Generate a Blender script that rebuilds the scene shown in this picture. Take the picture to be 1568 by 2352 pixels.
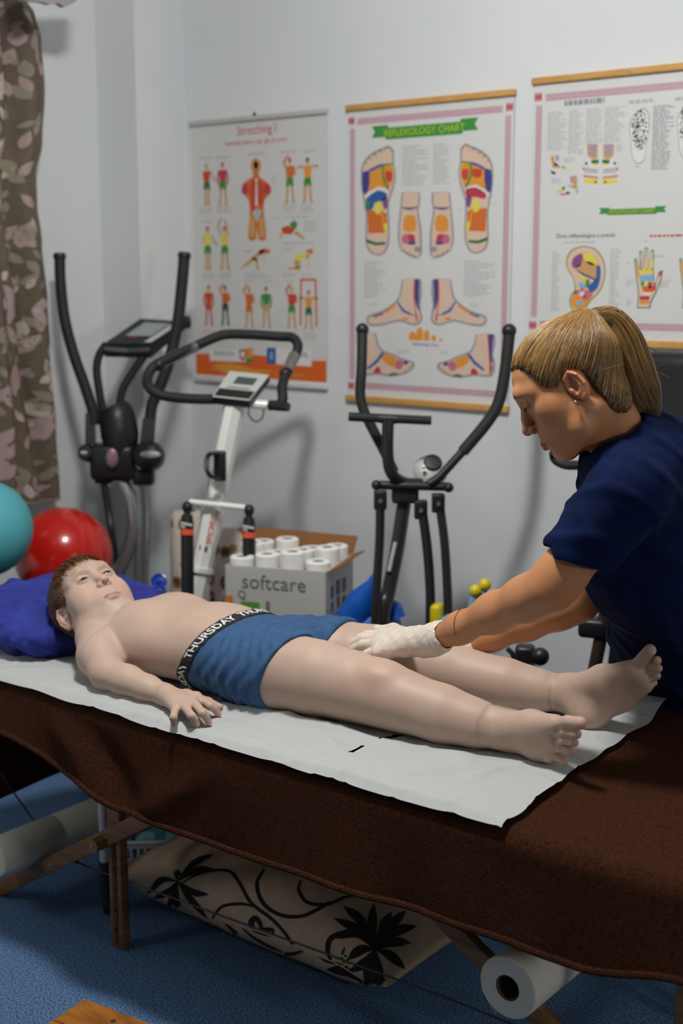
import bpy, bmesh, math, random
import numpy as np
from mathutils import Vector, Matrix, Quaternion, noise as mnoise

SC = bpy.context.scene
COL = SC.collection
for o in list(bpy.data.objects):
    bpy.data.objects.remove(o)

# ------------------------------------------------------------------ camera
PIT, YAW, CAMH, FPX = math.radians(10.2), math.radians(38.6), 1.55, 3050.0
cd = bpy.data.cameras.new('camera')
cd.sensor_fit = 'HORIZONTAL'
cd.sensor_width = 24.0
cd.lens = 24.0 * FPX / 1568.0
cd.clip_start = 0.02
cd.dof.use_dof = True
cd.dof.focus_distance = 2.55
cd.dof.aperture_fstop = 2.8
cam = bpy.data.objects.new('camera', cd)
COL.objects.link(cam)
cam.location = (0, 0, CAMH)
cam.rotation_euler = (math.pi / 2 - PIT, 0, YAW)
SC.camera = cam

# ------------------------------------------------------------------ world, exposure
w = bpy.data.worlds.new('world')
SC.world = w
w.use_nodes = True
w.node_tree.nodes['Background'].inputs[0].default_value = (0.9, 0.95, 1.0, 1)
w.node_tree.nodes['Background'].inputs[1].default_value = 0.05
SC.view_settings.view_transform = 'Standard'
SC.view_settings.look = 'None'
SC.view_settings.gamma = 1.0
SC.view_settings.use_curve_mapping = False
SC.view_settings.exposure = 0.1

# ------------------------------------------------------------------ ceiling lamps (the lights of the room)
LAMPS = [  # x, y, radius, watts, colour
    (-1.62, 1.64, 0.15, 168.0, (1.0, 0.975, 0.94)),
]

# ------------------------------------------------------------------ measuring: photograph pixel -> point in the room
_h = np.array([-math.sin(YAW), math.cos(YAW), 0]); _r = np.array([math.cos(YAW), math.sin(YAW), 0])
_f = _h * math.cos(PIT) - np.array([0, 0, math.sin(PIT)])
_u = _h * math.sin(PIT) + np.array([0, 0, math.cos(PIT)])
_C = np.array([0, 0, CAMH])
def on(px, py, x=None, y=None, z=None, d=None):
    v = _f + (px - 784) / FPX * _r - (py - 1176) / FPX * _u
    if d is not None: k = d
    elif x is not None: k = (x - _C[0]) / v[0]
    elif y is not None: k = (y - _C[1]) / v[1]
    else: k = (z - _C[2]) / v[2]
    p = _C + v * k
    return (float(p[0]), float(p[1]), float(p[2]))

# ------------------------------------------------------------------ materials
def lin(c):
    if isinstance(c, str):
        c = c.lstrip('#'); c = [int(c[i:i+2], 16) / 255 for i in (0, 2, 4)]
        c = [v / 12.92 if v <= 0.04045 else ((v + 0.055) / 1.055) ** 2.4 for v in c]
    return (c[0], c[1], c[2], 1.0)
_mats = {}
def mat(name, col, rough=0.5, metal=0.0, col2=None, nscale=20.0, ndetail=4.0, nmix=1.0, bump=0.0, bscale=200.0,
        bdist=0.002, sheen=0.0, emit=0.0, spec=0.5, sss=0.0, stretch=None, ramp=(0.35, 0.65), coat=0.0):
    if name in _mats: return _mats[name]
    m = bpy.data.materials.new(name); m.use_nodes = True
    nt = m.node_tree; b = nt.nodes['Principled BSDF']
    b.inputs['Base Color'].default_value = lin(col)
    b.inputs['Roughness'].default_value = rough
    b.inputs['Metallic'].default_value = metal
    b.inputs['Specular IOR Level'].default_value = spec
    if coat: b.inputs['Coat Weight'].default_value = coat
    if sheen:
        b.inputs['Sheen Weight'].default_value = sheen; b.inputs['Sheen Roughness'].default_value = 0.4
        b.inputs['Sheen Tint'].default_value = lin(col2 or col)
    if sss:
        b.inputs['Subsurface Weight'].default_value = sss
        b.inputs['Subsurface Radius'].default_value = (0.012, 0.005, 0.003)
        b.inputs['Subsurface Scale'].default_value = 1.0
    if emit:
        b.inputs['Emission Color'].default_value = lin(col); b.inputs['Emission Strength'].default_value = emit
    tc = nt.nodes.new('ShaderNodeTexCoord'); src = tc.outputs['Object']
    if stretch:
        mp = nt.nodes.new('ShaderNodeMapping'); mp.inputs['Scale'].default_value = stretch
        nt.links.new(src, mp.inputs['Vector']); src = mp.outputs['Vector']
    if col2:
        n = nt.nodes.new('ShaderNodeTexNoise'); n.inputs['Scale'].default_value = nscale; n.inputs['Detail'].default_value = ndetail
        nt.links.new(src, n.inputs['Vector'])
        r = nt.nodes.new('ShaderNodeValToRGB')
        r.color_ramp.elements[0].position, r.color_ramp.elements[1].position = ramp
        r.color_ramp.elements[0].color = lin(col); r.color_ramp.elements[1].color = lin(col2)
        nt.links.new(n.outputs['Fac'], r.inputs['Fac']); nt.links.new(r.outputs['Color'], b.inputs['Base Color'])
    if bump:
        n2 = nt.nodes.new('ShaderNodeTexNoise'); n2.inputs['Scale'].default_value = bscale; n2.inputs['Detail'].default_value = 3
        nt.links.new(src, n2.inputs['Vector'])
        bp = nt.nodes.new('ShaderNodeBump'); bp.inputs['Strength'].default_value = bump; bp.inputs['Distance'].default_value = bdist
        nt.links.new(n2.outputs['Fac'], bp.inputs['Height']); nt.links.new(bp.outputs['Normal'], b.inputs['Normal'])
    _mats[name] = m
    return m

# ------------------------------------------------------------------ mesh builder
def V(p): return Vector(p)
def frame_of(d):
    d = Vector(d).normalized()
    a = Vector((0, 0, 1)) if abs(d.z) < 0.9 else Vector((1, 0, 0))
    s = d.cross(a).normalized(); return s, s.cross(d).normalized(), d
def smooth_path(pts, n=6):
    P = [Vector(p) for p in pts]
    if len(P) < 3: return P
    out = []
    for i in range(len(P) - 1):
        p0 = P[i-1] if i else P[0] * 2 - P[1]
        p1, p2 = P[i], P[i+1]
        p3 = P[i+2] if i + 2 < len(P) else P[-1] * 2 - P[-2]
        for k in range(n):
            t = k / n
            out.append(0.5 * ((2*p1) + (-p0+p2)*t + (2*p0-5*p1+4*p2-p3)*t*t + (-p0+3*p1-3*p2+p3)*t**3))
    out.append(P[-1]); return out
class MB:
    def __init__(s): s.v = []; s.f = []
    def add(s, vs, fs):
        o = len(s.v); s.v += [tuple(v) for v in vs]; s.f += [tuple(i + o for i in f) for f in fs]; return s
    def box(s, c, size, rz=0.0, bev=0.0, rot=None):
        hx, hy, hz = size[0]/2, size[1]/2, size[2]/2
        R = rot if rot is not None else Matrix.Rotation(rz, 3, 'Z')
        if bev <= 0:
            vs = [(sx*hx, sy*hy, sz*hz) for sx in (-1,1) for sy in (-1,1) for sz in (-1,1)]
            fs = [(0,1,3,2),(4,6,7,5),(0,4,5,1),(2,3,7,6),(0,2,6,4),(1,5,7,3)]
        else:
            bm = bmesh.new(); bmesh.ops.create_cube(bm, size=1)
            bmesh.ops.scale(bm, vec=size, verts=bm.verts)
            bmesh.ops.bevel(bm, geom=bm.edges[:], offset=min(bev, min(size)*0.49), segments=3, affect='EDGES', profile=0.5)
            bm.verts.index_update(); vs = [v.co.copy() for v in bm.verts]; fs = [[v.index for v in f.verts] for f in bm.faces]; bm.free()
        c = Vector(c); return s.add([R @ Vector(v) + c for v in vs], fs)
    def bar(s, a, b, w, h, up=(0,0,1), bev=0.0):   # rectangular bar from a to b
        a, b = Vector(a), Vector(b); d = (b-a); L = d.length; d.normalize()
        side = d.cross(Vector(up)); side = side.normalized() if side.length > 1e-4 else Vector((1,0,0))
        u = side.cross(d)
        R = Matrix((d, side, u)).transposed()
        return s.box((a+b)/2, (L, w, h), bev=bev, rot=R)
    def tube(s, pts, r, n=12, smooth=0, cap=True, ell=None, up=None):
        P = smooth_path(pts, smooth) if smooth else [Vector(p) for p in pts]
        m = len(P)
        if isinstance(r, (int, float)): rr = [r]*m
        else:
            k = len(r); rr = []
            for i in range(m):
                t = i/(m-1)*(k-1); j = min(int(t), k-2); rr.append(r[j]+(r[j+1]-r[j])*(t-j))
        T = []
        for i in range(m):
            T.append(((P[min(i+1, m-1)] - P[max(i-1, 0)])).normalized())
        a, b, _ = frame_of(T[0])
        if up is not None:
            b = (Vector(up) - T[0]*Vector(up).dot(T[0])).normalized(); a = T[0].cross(b)
        vs = []
        for i in range(m):
            if i:
                q = T[i-1].rotation_difference(T[i]); a = q @ a; b = q @ b
            e = ell if ell else (1, 1)
            for k in range(n):
                t = 2*math.pi*k/n
                vs.append(P[i] + a*(math.cos(t)*rr[i]*e[0]) + b*(math.sin(t)*rr[i]*e[1]))
        fs = []
        for i in range(m-1):
            for k in range(n):
                fs.append((i*n+k, i*n+(k+1) % n, (i+1)*n+(k+1) % n, (i+1)*n+k))
        if cap:
            fs.append(tuple(range(n-1, -1, -1))); fs.append(tuple((m-1)*n+k for k in range(n)))
        return s.add(vs, fs)
    def lathe(s, c, prof, axis=(0,0,1), n=20, cap=True):
        a, b, d = frame_of(axis); c = Vector(c); vs = []; fs = []
        for (r, h) in prof:
            for k in range(n):
                t = 2*math.pi*k/n; vs.append(c + d*h + a*(r*math.cos(t)) + b*(r*math.sin(t)))
        for i in range(len(prof)-1):
            for k in range(n): fs.append((i*n+k, i*n+(k+1) % n, (i+1)*n+(k+1) % n, (i+1)*n+k))
        if cap and prof[0][0] > 1e-6: fs.append(tuple(range(n-1,-1,-1)))
        if cap and prof[-1][0] > 1e-6: fs.append(tuple((len(prof)-1)*n+k for k in range(n)))
        return s.add(vs, fs)
    def ball(s, c, r, n=20, sc=(1,1,1), rot=None):
        m = n//2; vs = []; fs = []; c = Vector(c)
        for i in range(m+1):
            a = math.pi*i/m
            for k in range(n):
                t = 2*math.pi*k/n
                p = Vector((r*sc[0]*math.sin(a)*math.cos(t), r*sc[1]*math.sin(a)*math.sin(t), r*sc[2]*math.cos(a)))
                vs.append(c + (rot @ p if rot is not None else p))
        for i in range(m):
            for k in range(n): fs.append((i*n+k, (i+1)*n+k, (i+1)*n+(k+1) % n, i*n+(k+1) % n))
        return s.add(vs, fs)
    def prism(s, poly, ax, ay, o, depth, az=None):   # 2D polygon in plane (o, ax, ay), extruded along az by depth
        ax, ay, o = Vector(ax), Vector(ay), Vector(o); az = Vector(az) if az is not None else ax.cross(ay).normalized()
        n = len(poly)
        vs = [o + ax*p[0] + ay*p[1] for p in poly] + [o + ax*p[0] + ay*p[1] + az*depth for p in poly]
        fs = [tuple(range(n-1,-1,-1)), tuple(range(n, 2*n))] + [(i, (i+1) % n, n+(i+1) % n, n+i) for i in range(n)]
        return s.add(vs, fs)
    def grid(s, fn, nu, nv, skip=None):
        vs = [fn(i/nu, j/nv) for i in range(nu+1) for j in range(nv+1)]
        fs = [(i*(nv+1)+j, (i+1)*(nv+1)+j, (i+1)*(nv+1)+j+1, i*(nv+1)+j+1) for i in range(nu) for j in range(nv) if not (skip and skip((i+.5)/nu, (j+.5)/nv))]
        return s.add(vs, fs)
    def build(s, name, m, parent=None, smooth=True, angle=40, fixn=True):
        me = bpy.data.meshes.new(name); me.from_pydata(s.v, [], s.f)
        if fixn:
            bm = bmesh.new(); bm.from_mesh(me); bmesh.ops.remove_doubles(bm, verts=bm.verts, dist=1e-6)
            bmesh.ops.recalc_face_normals(bm, faces=bm.faces); bm.to_mesh(me); bm.free()
        me.materials.append(m)
        if smooth:
            me.polygons.foreach_set('use_smooth', [True]*len(me.polygons)); me.set_sharp_from_angle(angle=math.radians(angle))
        o = bpy.data.objects.new(name, me); COL.objects.link(o)
        if parent is not None:
            o.parent = parent; o.matrix_parent_inverse = Matrix.Translation(-Vector(parent.location))
        return o
def tag(o, label=None, cat=None, group=None, kind=None):
    if label: o['label'] = label
    if cat: o['category'] = cat
    if group: o['group'] = group
    if kind: o['kind'] = kind
    return o
def thing(name, loc, label, cat, group=None):
    e = bpy.data.objects.new(name, None); COL.objects.link(e); e.location = loc; e.empty_display_size = 0.05
    return tag(e, label, cat, group)
def struct(name, mb, m, **k): return tag(mb.build(name, m, **k), kind='structure')
def copy_tree(o, parent=None):
    c = o.copy(); COL.objects.link(c)
    if parent is not None:
        c.parent = parent; c.matrix_parent_inverse = o.matrix_parent_inverse.copy()
    for ch in o.children: copy_tree(ch, c)
    return c
def text_mesh(txt, font_size, align='CENTER', extrude=0.0, bold=False):   # flat lettering as mesh data in the xy plane
    cu = bpy.data.curves.new('lettering', 'FONT'); cu.body = txt; cu.size = font_size; cu.align_x = align; cu.align_y = 'CENTER'
    cu.resolution_u = 3; cu.extrude = extrude
    if bold: cu.offset = font_size*0.02
    o = bpy.data.objects.new('lettering', cu); COL.objects.link(o)
    dg = bpy.context.evaluated_depsgraph_get(); me = o.evaluated_get(dg).to_mesh()
    vs = [v.co.copy() for v in me.vertices]; fs = [tuple(p.vertices) for p in me.polygons]
    o.evaluated_get(dg).to_mesh_clear(); bpy.data.objects.remove(o); bpy.data.curves.remove(cu)
    return vs, fs
def put_text(mb, txt, size, o, ax, ay, align='CENTER', lift=0.0, sx=1.0, bold=False, extrude=0.0):
    ax, ay, o = Vector(ax).normalized(), Vector(ay).normalized(), Vector(o); az = ax.cross(ay)
    vs, fs = text_mesh(txt, size, align, extrude, bold)
    return mb.add([o + ax*(v.x*sx) + ay*v.y + az*(lift+v.z) for v in vs], fs)
def nz(p, sc=1.0, seed=0.0): return mnoise.noise(Vector((p[0]*sc+seed, p[1]*sc-seed*.7, p[2]*sc+seed*1.3)))

# ------------------------------------------------------------------ palette
M_WALL = mat('wall_paint', '#dbdedf', 0.75, col2='#d5d9dc', nscale=2.0, bump=0.05, bscale=120)
M_CEIL = mat('ceiling_paint', '#c2c2be', 0.8)
M_BLACK = mat('black_plastic', '#17181b', 0.42, bump=0.05, bscale=900)
M_FOAM = mat('black_foam', '#161618', 0.68, bump=0.15, bscale=700)
M_BLKMETAL = mat('charcoal_metal', '#2b2b2d', 0.38, metal=0.3)
M_SILVER = mat('silver_metal', '#9fa2a5', 0.32, metal=0.85)
M_GREY = mat('grey_plastic', '#b9bab6', 0.4)
M_WHITE = mat('white_enamel', '#e9e9e4', 0.3, coat=0.3)
M_WOOD = mat('beech_wood', '#8a6238', 0.5, col2='#6d4a28', nscale=6, stretch=(1, 1, 14))
M_ROD = mat('poster_rod_wood', '#cd9d58', 0.5, col2='#c08e48', nscale=8, stretch=(2, 10, 10))
M_PAPERW = mat('white_paper', '#e9e9e8', 0.75, col2='#e4e4e4', nscale=3)
M_TISSUE = mat('tissue', '#f0efec', 0.9, bump=0.1, bscale=300)

# ------------------------------------------------------------------ the room
YW = 3.478
XL = -3.49
XR = -3.69
YS = 3.247
ZC = 3.16
mb = MB().box((-0.6, YW+0.05, ZC/2), (6.2, 0.1, ZC)); struct('wall_back', mb, M_WALL, smooth=False)
mb = MB()
mb.box((XL-0.15, (YW+YS)/2, ZC/2), (0.3, YW-YS, ZC)); mb.box((XR-0.05, (YS-2.2)/2, ZC/2), (0.1, YS+2.2, ZC))
struct('wall_left', mb, M_WALL, smooth=False)
M_DARKWALL = mat('dimmed_wall', '#786f64', 0.7, col2='#70675c', nscale=4, stretch=(8, 8, 1))  # unseen walls coloured dark to cut bounce light from the viewer's side
struct('wall_right', MB().box((2.45, 0.6, ZC/2), (0.1, 5.75, ZC)), M_DARKWALL, smooth=False)
struct('wall_front', MB().box((-0.65, -2.25, ZC/2), (6.2, 0.1, ZC)), M_DARKWALL, smooth=False)
struct('ceiling', MB().box((-0.65, 0.6, ZC+0.05), (6.3, 5.9, 0.1)), M_CEIL, smooth=False)
# carpet: blue looped pile with lighter and darker flecks
M_CARPET = mat('blue_carpet', '#1f4674', 0.95, col2='#7fa0c4', nscale=240, ndetail=6, bump=0.9, bscale=420, bdist=0.006, sheen=0.25, ramp=(0.38, 0.66), spec=0.1)
struct('floor', MB().box((-0.65, 0.6, -0.03), (6.3, 5.9, 0.06)), M_CARPET, smooth=False)
struct('baseboard_back', MB().box((-0.6, YW-0.008, 0.04), (5.7, 0.016, 0.08)), M_CEIL, smooth=False)

for (lx, ly, lr, lw, lc) in LAMPS:   # opal bowl under a white hood
    t = thing('ceiling_lamp', (lx, ly, ZC), 'white hooded lamp with opal bowl hanging above the %s' % ('treatment table' if ly > 0 else 'floor behind the viewer'), 'lamp', 'ceiling lamps')
    MB().lathe((lx, ly, ZC-0.02), [(0.0, 0.02), (0.06, 0.02), (0.06, 0.006), (0.02, 0.0), (0.008, -0.004), (0.008, -0.14), (0.05, -0.145), (0.05, -0.16)], n=24).build('mount', M_WHITE, t)
    g_ = mat('opal_glass_%d' % round(lw), lc, 0.3, emit=lw/0.72)
    g_.node_tree.nodes['Principled BSDF'].inputs['Emission Color'].default_value = (*lc, 1)
    MB().lathe((lx, ly, ZC-0.22), [(0.145*math.cos(a*math.pi/16), -0.105*math.sin(a*math.pi/16)) for a in range(0, 9)], n=32, cap=False).build('shade', g_, t)
    MB().lathe((lx, ly, ZC-0.22), [(0.15, -0.004), (0.15, 0.018), (0.06, 0.07), (0.0, 0.075)], n=32).build('hood', M_WHITE, t)

# two floor lamps outside the picture: one at the right end of the room (its light runs in under the table), one at the left
for fx, fy, fz, fw, lab in ((2.05, 1.35, 1.55, 60.0, 'tall floor lamp with white globe by the right wall'), (-2.64, 1.00, 1.05, 5.0, 'short floor lamp with white globe by the left wall')):
    t = thing('floor_lamp', (fx, fy, 0), lab, 'lamp', 'floor lamps')
    MB().lathe((fx, fy, 0), [(0.15, 0.0), (0.14, 0.02), (0, 0.025)], n=28).build('base', M_BLKMETAL, t)
    MB().tube([(fx, fy, 0.02), (fx, fy, fz-0.12)], 0.012, n=12).build('pole', M_BLKMETAL, t)
    g_ = mat('globe_glass_%d' % fw, (0.96, 0.98, 1.0), 0.3, emit=fw/0.72)
    MB().lathe((fx, fy, fz), [(0.0, 0.135)]+[(0.135*math.sin(a*math.pi/12), 0.135*math.cos(a*math.pi/12)) for a in range(1, 12)]+[(0.0, -0.135)], n=28).build('shade', g_, t)
# ================================================================== treatment table, covers, things under it
from mathutils.bvhtree import BVHTree
def interp(tab, x):
    if x <= tab[0][0]: return tab[0][1]
    for (a, va), (b, vb) in zip(tab, tab[1:]):
        if x <= b:
            t = (x-a)/(b-a); t = t*t*(3-2*t); return va+(vb-va)*t
    return tab[-1][1]
ZT = 0.64
TX0, TX1, TY0, TY1 = -2.69, -0.70, 1.80, 2.50
table = thing('treatment_table', (-1.73, 2.15, 0), 'folding wooden treatment table with padded top and slanted legs under the brown blanket', 'table')
MB().box(((TX0+TX1)/2, (TY0+TY1)/2, ZT-0.03), (TX1-TX0, TY1-TY0, 0.055), bev=0.02).build('padded_top', mat('cream_vinyl', '#b9a68c', 0.4), table)
for yy in (TY0+0.03, TY1-0.03):
    MB().box(((TX0+TX1)/2, yy, ZT-0.1), (TX1-TX0-0.06, 0.025, 0.085), bev=0.004).build('side_rail', M_WOOD, table)
for xx in (TX0+0.05, (TX0+TX1)/2, TX1-0.05):
    MB().box((xx, (TY0+TY1)/2, ZT-0.1), (0.025, TY1-TY0-0.09, 0.08), bev=0.004).build('cross_rail', M_WOOD, table)
for yy in (1.915, 2.40):
    o = MB().bar((-2.02, yy, 0.39), (-2.655, yy, 0.004), 0.022, 0.038, up=(0,0,1), bev=0.003).build('leg', M_WOOD, table)
    for k in (0.3, 0.62): MB().lathe((-2.02-0.635*k, yy-0.011, 0.39-0.386*k), [(0.0,0.003),(0.005,0.002),(0.006,0.0)], axis=(0,-1,0), n=10).build('bolt', M_SILVER, o)
    yl = max(yy, 1.96); MB().bar((-1.44, yl, 0.414), (-0.735, yl, 0.006), 0.022, 0.038, bev=0.003).build('leg', M_WOOD, table)
    o = MB().bar((-2.196, yy+0.01, 0.003), (-2.196, yy+0.01, 0.53), 0.042, 0.024, up=(0,1,0), bev=0.003).build('leg', M_WOOD, table)
    g = MB()
    g.box((-2.196+0.0, yy+0.01-0.0125, 0.15), (0.012, 0.004, 0.27)); g.build('adjusting_slot', mat('dark_wood_groove', '#4a3018', 0.7), o)
    for k in range(5): MB().lathe((-2.196, yy-0.0045, 0.05+0.05*k), [(0.0,0.002),(0.004,0.002),(0.004,0.0)], axis=(0,-1,0), n=10).build('peg_hole', M_BLACK, o)
    MB().bar((-0.80, yy+0.01, 0.003), (-0.80, yy+0.01, 0.53), 0.05, 0.026, up=(0,1,0), bev=0.003).build('leg', M_WOOD, table)
MB().tube([(-2.222, 1.872, 0.262), (-2.222, 2.44, 0.262)], 0.017, n=8).build('stretcher', M_WOOD, table)
MB().box((-2.222, 1.871, 0.262), (0.008, 0.003, 0.008)).build('screw', M_SILVER, table)
MB().tube([(-0.80, 1.9, 0.20), (-0.80, 2.44, 0.20)], 0.014, n=8).build('stretcher', M_WOOD, table)
for yy in (1.93, 2.39):
    MB().tube([(-2.363, yy, 0.165), (-2.28, yy, 0.165), (-1.29, yy, 0.20), (-0.72, yy, 0.20)], 0.0022, n=6).build('brace_cable', M_BLKMETAL, table)
    MB().tube([(-2.40, yy, 0.172), (-2.345, yy, 0.165)], [0.006, 0.004], n=8).build('cable_clip', M_BLACK, table)
MB().tube([(-2.60, 1.90, 0.345), (-2.60, 2.02, 0.15)], 0.0022, n=6).build('brace_cable', M_BLKMETAL, table)

# ---- brown terry blanket, draped over the whole top
M_BLANKET = mat('brown_terry', '#26150d', 1.0, col2='#4e2f20', nscale=230, ndetail=6, bump=0.8, bscale=520, bdist=0.005, sheen=0.2, ramp=(0.25, 0.8), spec=0.03)
BTAB = [(-2.9,.56),(-2.45,.545),(-2.367,.531),(-2.131,.486),(-1.969,.452),(-1.708,.443),(-1.475,.454),(-1.221,.459),(-1.063,.463),(-.933,.458),(-.739,.50),(-.5,.50)]
FTAB = [(-2.9,.40),(-2.4,.44),(-1.5,.47),(-0.5,.42)]
def blanket_pt(u, v):
    x = -2.70 + u*(-0.655+2.70)
    near_b, far_b = interp(BTAB, x), interp(FTAB, x)
    zt = ZT + 0.006
    yN, yF, r = 1.772, 2.535, 0.032
    L1, L2, L3, Lc = zt-r-far_b, yF-yN-2*r, zt-r-near_b, r*math.pi/2
    s = v*(L1+L2+L3+2*Lc); hang = 0.0; sg = 0
    if s < L1: y, z, hang, sg = yF, far_b+s, 1-s/L1, 1
    elif s < L1+Lc: a = (s-L1)/r; y, z = yF-r+r*math.cos(a), zt-r+r*math.sin(a)
    elif s < L1+Lc+L2: y, z = yF-r-(s-L1-Lc), zt
    elif s < L1+2*Lc+L2: a = (s-L1-Lc-L2)/r; y, z = yN+r-r*math.sin(a), zt-r+r*math.cos(a)
    else: q = s-L1-2*Lc-L2; y, z, hang, sg = yN, zt-r-q, q/L3, -1
    f = nz((x*3.2, 0, z*2.2), 1, 3.3)*0.022*hang + nz((x*9, z*5, 0), 1, 8.1)*0.008*hang
    # deep slanting fold towards the head end
    dg = (x+2.2) - (0.62-z)*0.9
    f += 0.016*math.exp(-(dg/0.06)**2)*min(1, hang*2.2) - 0.014*math.exp(-((dg-0.11)/0.05)**2)*min(1, hang*2.2)
    dg = (x+1.72) + (0.62-z)*1.2
    f += 0.012*math.exp(-(dg/0.05)**2)*min(1, hang*2.0)
    y += (-f if sg <= 0 else f) - (0.016*hang if sg < 0 else -0.012*hang)
    if sg == 0 and 1.81 < y < 2.49: z += nz((x*5, y*5, 0), 1, 1.7)*0.003 + nz((x*16, y*16, 0), 1, 4.7)*0.0012
    return (x, y, z)
blanket = thing('blanket', (-1.73, 2.15, ZT), 'dark brown terry blanket draped over the treatment table', 'blanket')
mb = MB().grid(blanket_pt, 210, 150); mb.build('cover', M_BLANKET, blanket, angle=180)
hem = [V(blanket_pt(i/120, 1.0)) + Vector((0, -0.001, 0.002)) for i in range(121)]
MB().tube(hem, 0.0065, n=8).build('hem', M_BLANKET, blanket)
def head_drape(u, v):
    y = 1.80+u*0.72; zb = 0.20+0.02*math.sin(u*math.pi)-0.05*abs(u-.45)**1.5
    z = (ZT+0.004)*(1-v)+zb*v
    x = -2.705-0.02*math.sin(v*math.pi/2) + nz((y*5, z*3, 1), 1, 6.)*0.015*v
    return (x, y, z)
MB().grid(head_drape, 40, 30).build('end_flap', M_BLANKET, blanket, angle=180)

# ---- white disposable paper
M_BEDPAPER = mat('bed_paper', '#a9acab', 0.8, bump=0.06, bscale=500)
def paper_z(x, y):
    z = ZT+0.0175
    z += 0.004*nz((x*4, y*6, 0), 1, 2.2) + 0.0016*nz((x*13, y*9, 0), 1, 5.)
    # long soft fold beside the hip and thigh
    a = math.exp(-((y-(1.915+(x+1.85)*0.13))/0.018)**2) * math.exp(-((x+1.68)/0.2)**4)
    z += 0.016*a
    z += 0.012*math.exp(-((y-1.845-(x+2.1)*0.1)/0.02)**2)*math.exp(-((x+2.03)/0.1)**2)
    dg = (x+1.27)-(y-1.9)*0.9
    z += 0.007*math.exp(-(dg/0.012)**2)*math.exp(-((y-1.9)/0.07)**2)
    dg = (x+1.20)-(y-1.98)*0.4
    z += 0.006*math.exp(-(dg/0.014)**2)*math.exp(-((y-1.93)/0.06)**2)
    z += 0.010*math.exp(-((x+1.30)/0.05)**2-((y-1.98)/0.03)**2)
    if y < 2.0: z += 0.0035/(1+math.exp(max(-40.0, min(40.0, -(x+1.482-0.03*(y-1.8))/0.0016))))*min(1, (2.0-y)/0.05)     # edge of the second sheet
    cr = 1-abs(nz((x*7+y*2, y*9-x*3, 0), 1, 12.))*2.2
    if cr > 0: z += 0.0032*cr**5
    cr = 1-abs(nz((x*5-y*6, y*5+x*4, 3), 1, 31.))*2.6
    if cr > 0: z += 0.0030*cr**6
    return z
PX0, PX1 = -2.69, -1.078
def paper_pt(u, v):
    y = 1.772+v*0.775
    x = PX0+u*(PX1-0.055*v+0.012*nz((y*9, 0, 0))-PX0)
    z = paper_z(x, y)
    edge = 1.79+0.006*nz((x*6, 1, 0), 1, 9.)
    if y < edge: z -= (edge-y)*0.7
    if y > 2.49: z -= (y-2.49)**2*2.0
    # curl at the far corner of the foot end
    if u > 0.9 and v > 0.85: z += 0.03*(u-0.9)/0.1*(v-0.85)/0.15
    return (x, y, z)
def in_poly(p, poly):
    c = False; n = len(poly)
    for i in range(n):
        a, b = poly[i], poly[(i+1) % n]
        if (a[1] > p[1]) != (b[1] > p[1]) and p[0] < (b[0]-a[0])*(p[1]-a[1])/(b[1]-a[1])+a[0]: c = not c
    return c
TEARS = [[on(x, y, z=ZT+0.017)[:2] for x, y in t] for t in ([(792,1736),(815,1722),(832,1715),(836,1719),(812,1733)], [(862,1706),(905,1688),(930,1690),(915,1695)])]
def torn(u, v):
    p = paper_pt(u, v); return any(in_poly(p[:2], t) for t in TEARS)
mb = MB().grid(paper_pt, 330, 170, skip=torn)
bedpaper = mb.build('bed_paper', M_BEDPAPER, angle=180)
tag(bedpaper, 'long white disposable paper sheet with two small tears under the boy', 'paper sheet')

# ---- blue velvet pillow
def pillow_mesh(c, size, rz, p=0.42, dent=None, seed=0.0, nu=56, nv=28, amp=0.006, wr=9.0):
    vs = []; fs = []; R = Matrix.Rotation(rz, 3, 'Z')
    sg = lambda a, e: math.copysign(abs(a)**e, a)
    for j in range(nv+1):
        ph = -math.pi/2+math.pi*j/nv
        for i in range(nu):
            th = 2*math.pi*i/nu
            ct, st = math.cos(th), math.sin(th)
            x = sg(ct, p)*sg(math.cos(ph), 0.55); y = sg(st, p)*sg(math.cos(ph), 0.55); z = sg(math.sin(ph), 0.9)
            th_ = (1-0.55*min(1, (abs(x)**3.0*abs(y)**3.0)))*(1-0.35*abs(x)**4)*(1-0.35*abs(y)**4)
            q = Vector((x*size[0]/2, y*size[1]/2, z*size[2]/2*th_))
            k = amp*nz((x*wr*.3, y*wr*.3, z), 1, seed) + amp*.6*nz((x*wr, y*wr, z*2), 1, seed+3)
            q += Vector((x, y, z)).normalized()*k
            q = R @ q + Vector(c)
            if dent: q = dent(q)
            vs.append(q)
    for j in range(nv):
        for i in range(nu): fs.append((j*nu+i, j*nu+(i+1) % nu, (j+1)*nu+(i+1) % nu, (j+1)*nu+i))
    return vs, fs
M_VELVET = mat('blue_velvet', '#182272', 0.85, col2='#232f8c', nscale=12, sheen=0.35, bump=0.25, bscale=400)
def pdent(q):
    d = math.hypot((q.x+2.44)/0.16, (q.y-2.03)/0.15)
    if q.z > 0.66: q.z -= 0.03*math.exp(-d*d*1.6)
    q.z = max(q.z, ZT+0.021)
    return q
vs, fs = pillow_mesh((-2.545, 2.09, 0.715), (0.38, 0.46, 0.17), math.radians(-8), dent=pdent, seed=2.0, amp=0.016, nu=96, nv=48, wr=14.0)
tag(MB().add(vs, fs).build('pillow', M_VELVET, angle=180), "royal blue velvet pillow under the boy's head", 'pillow')
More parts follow.
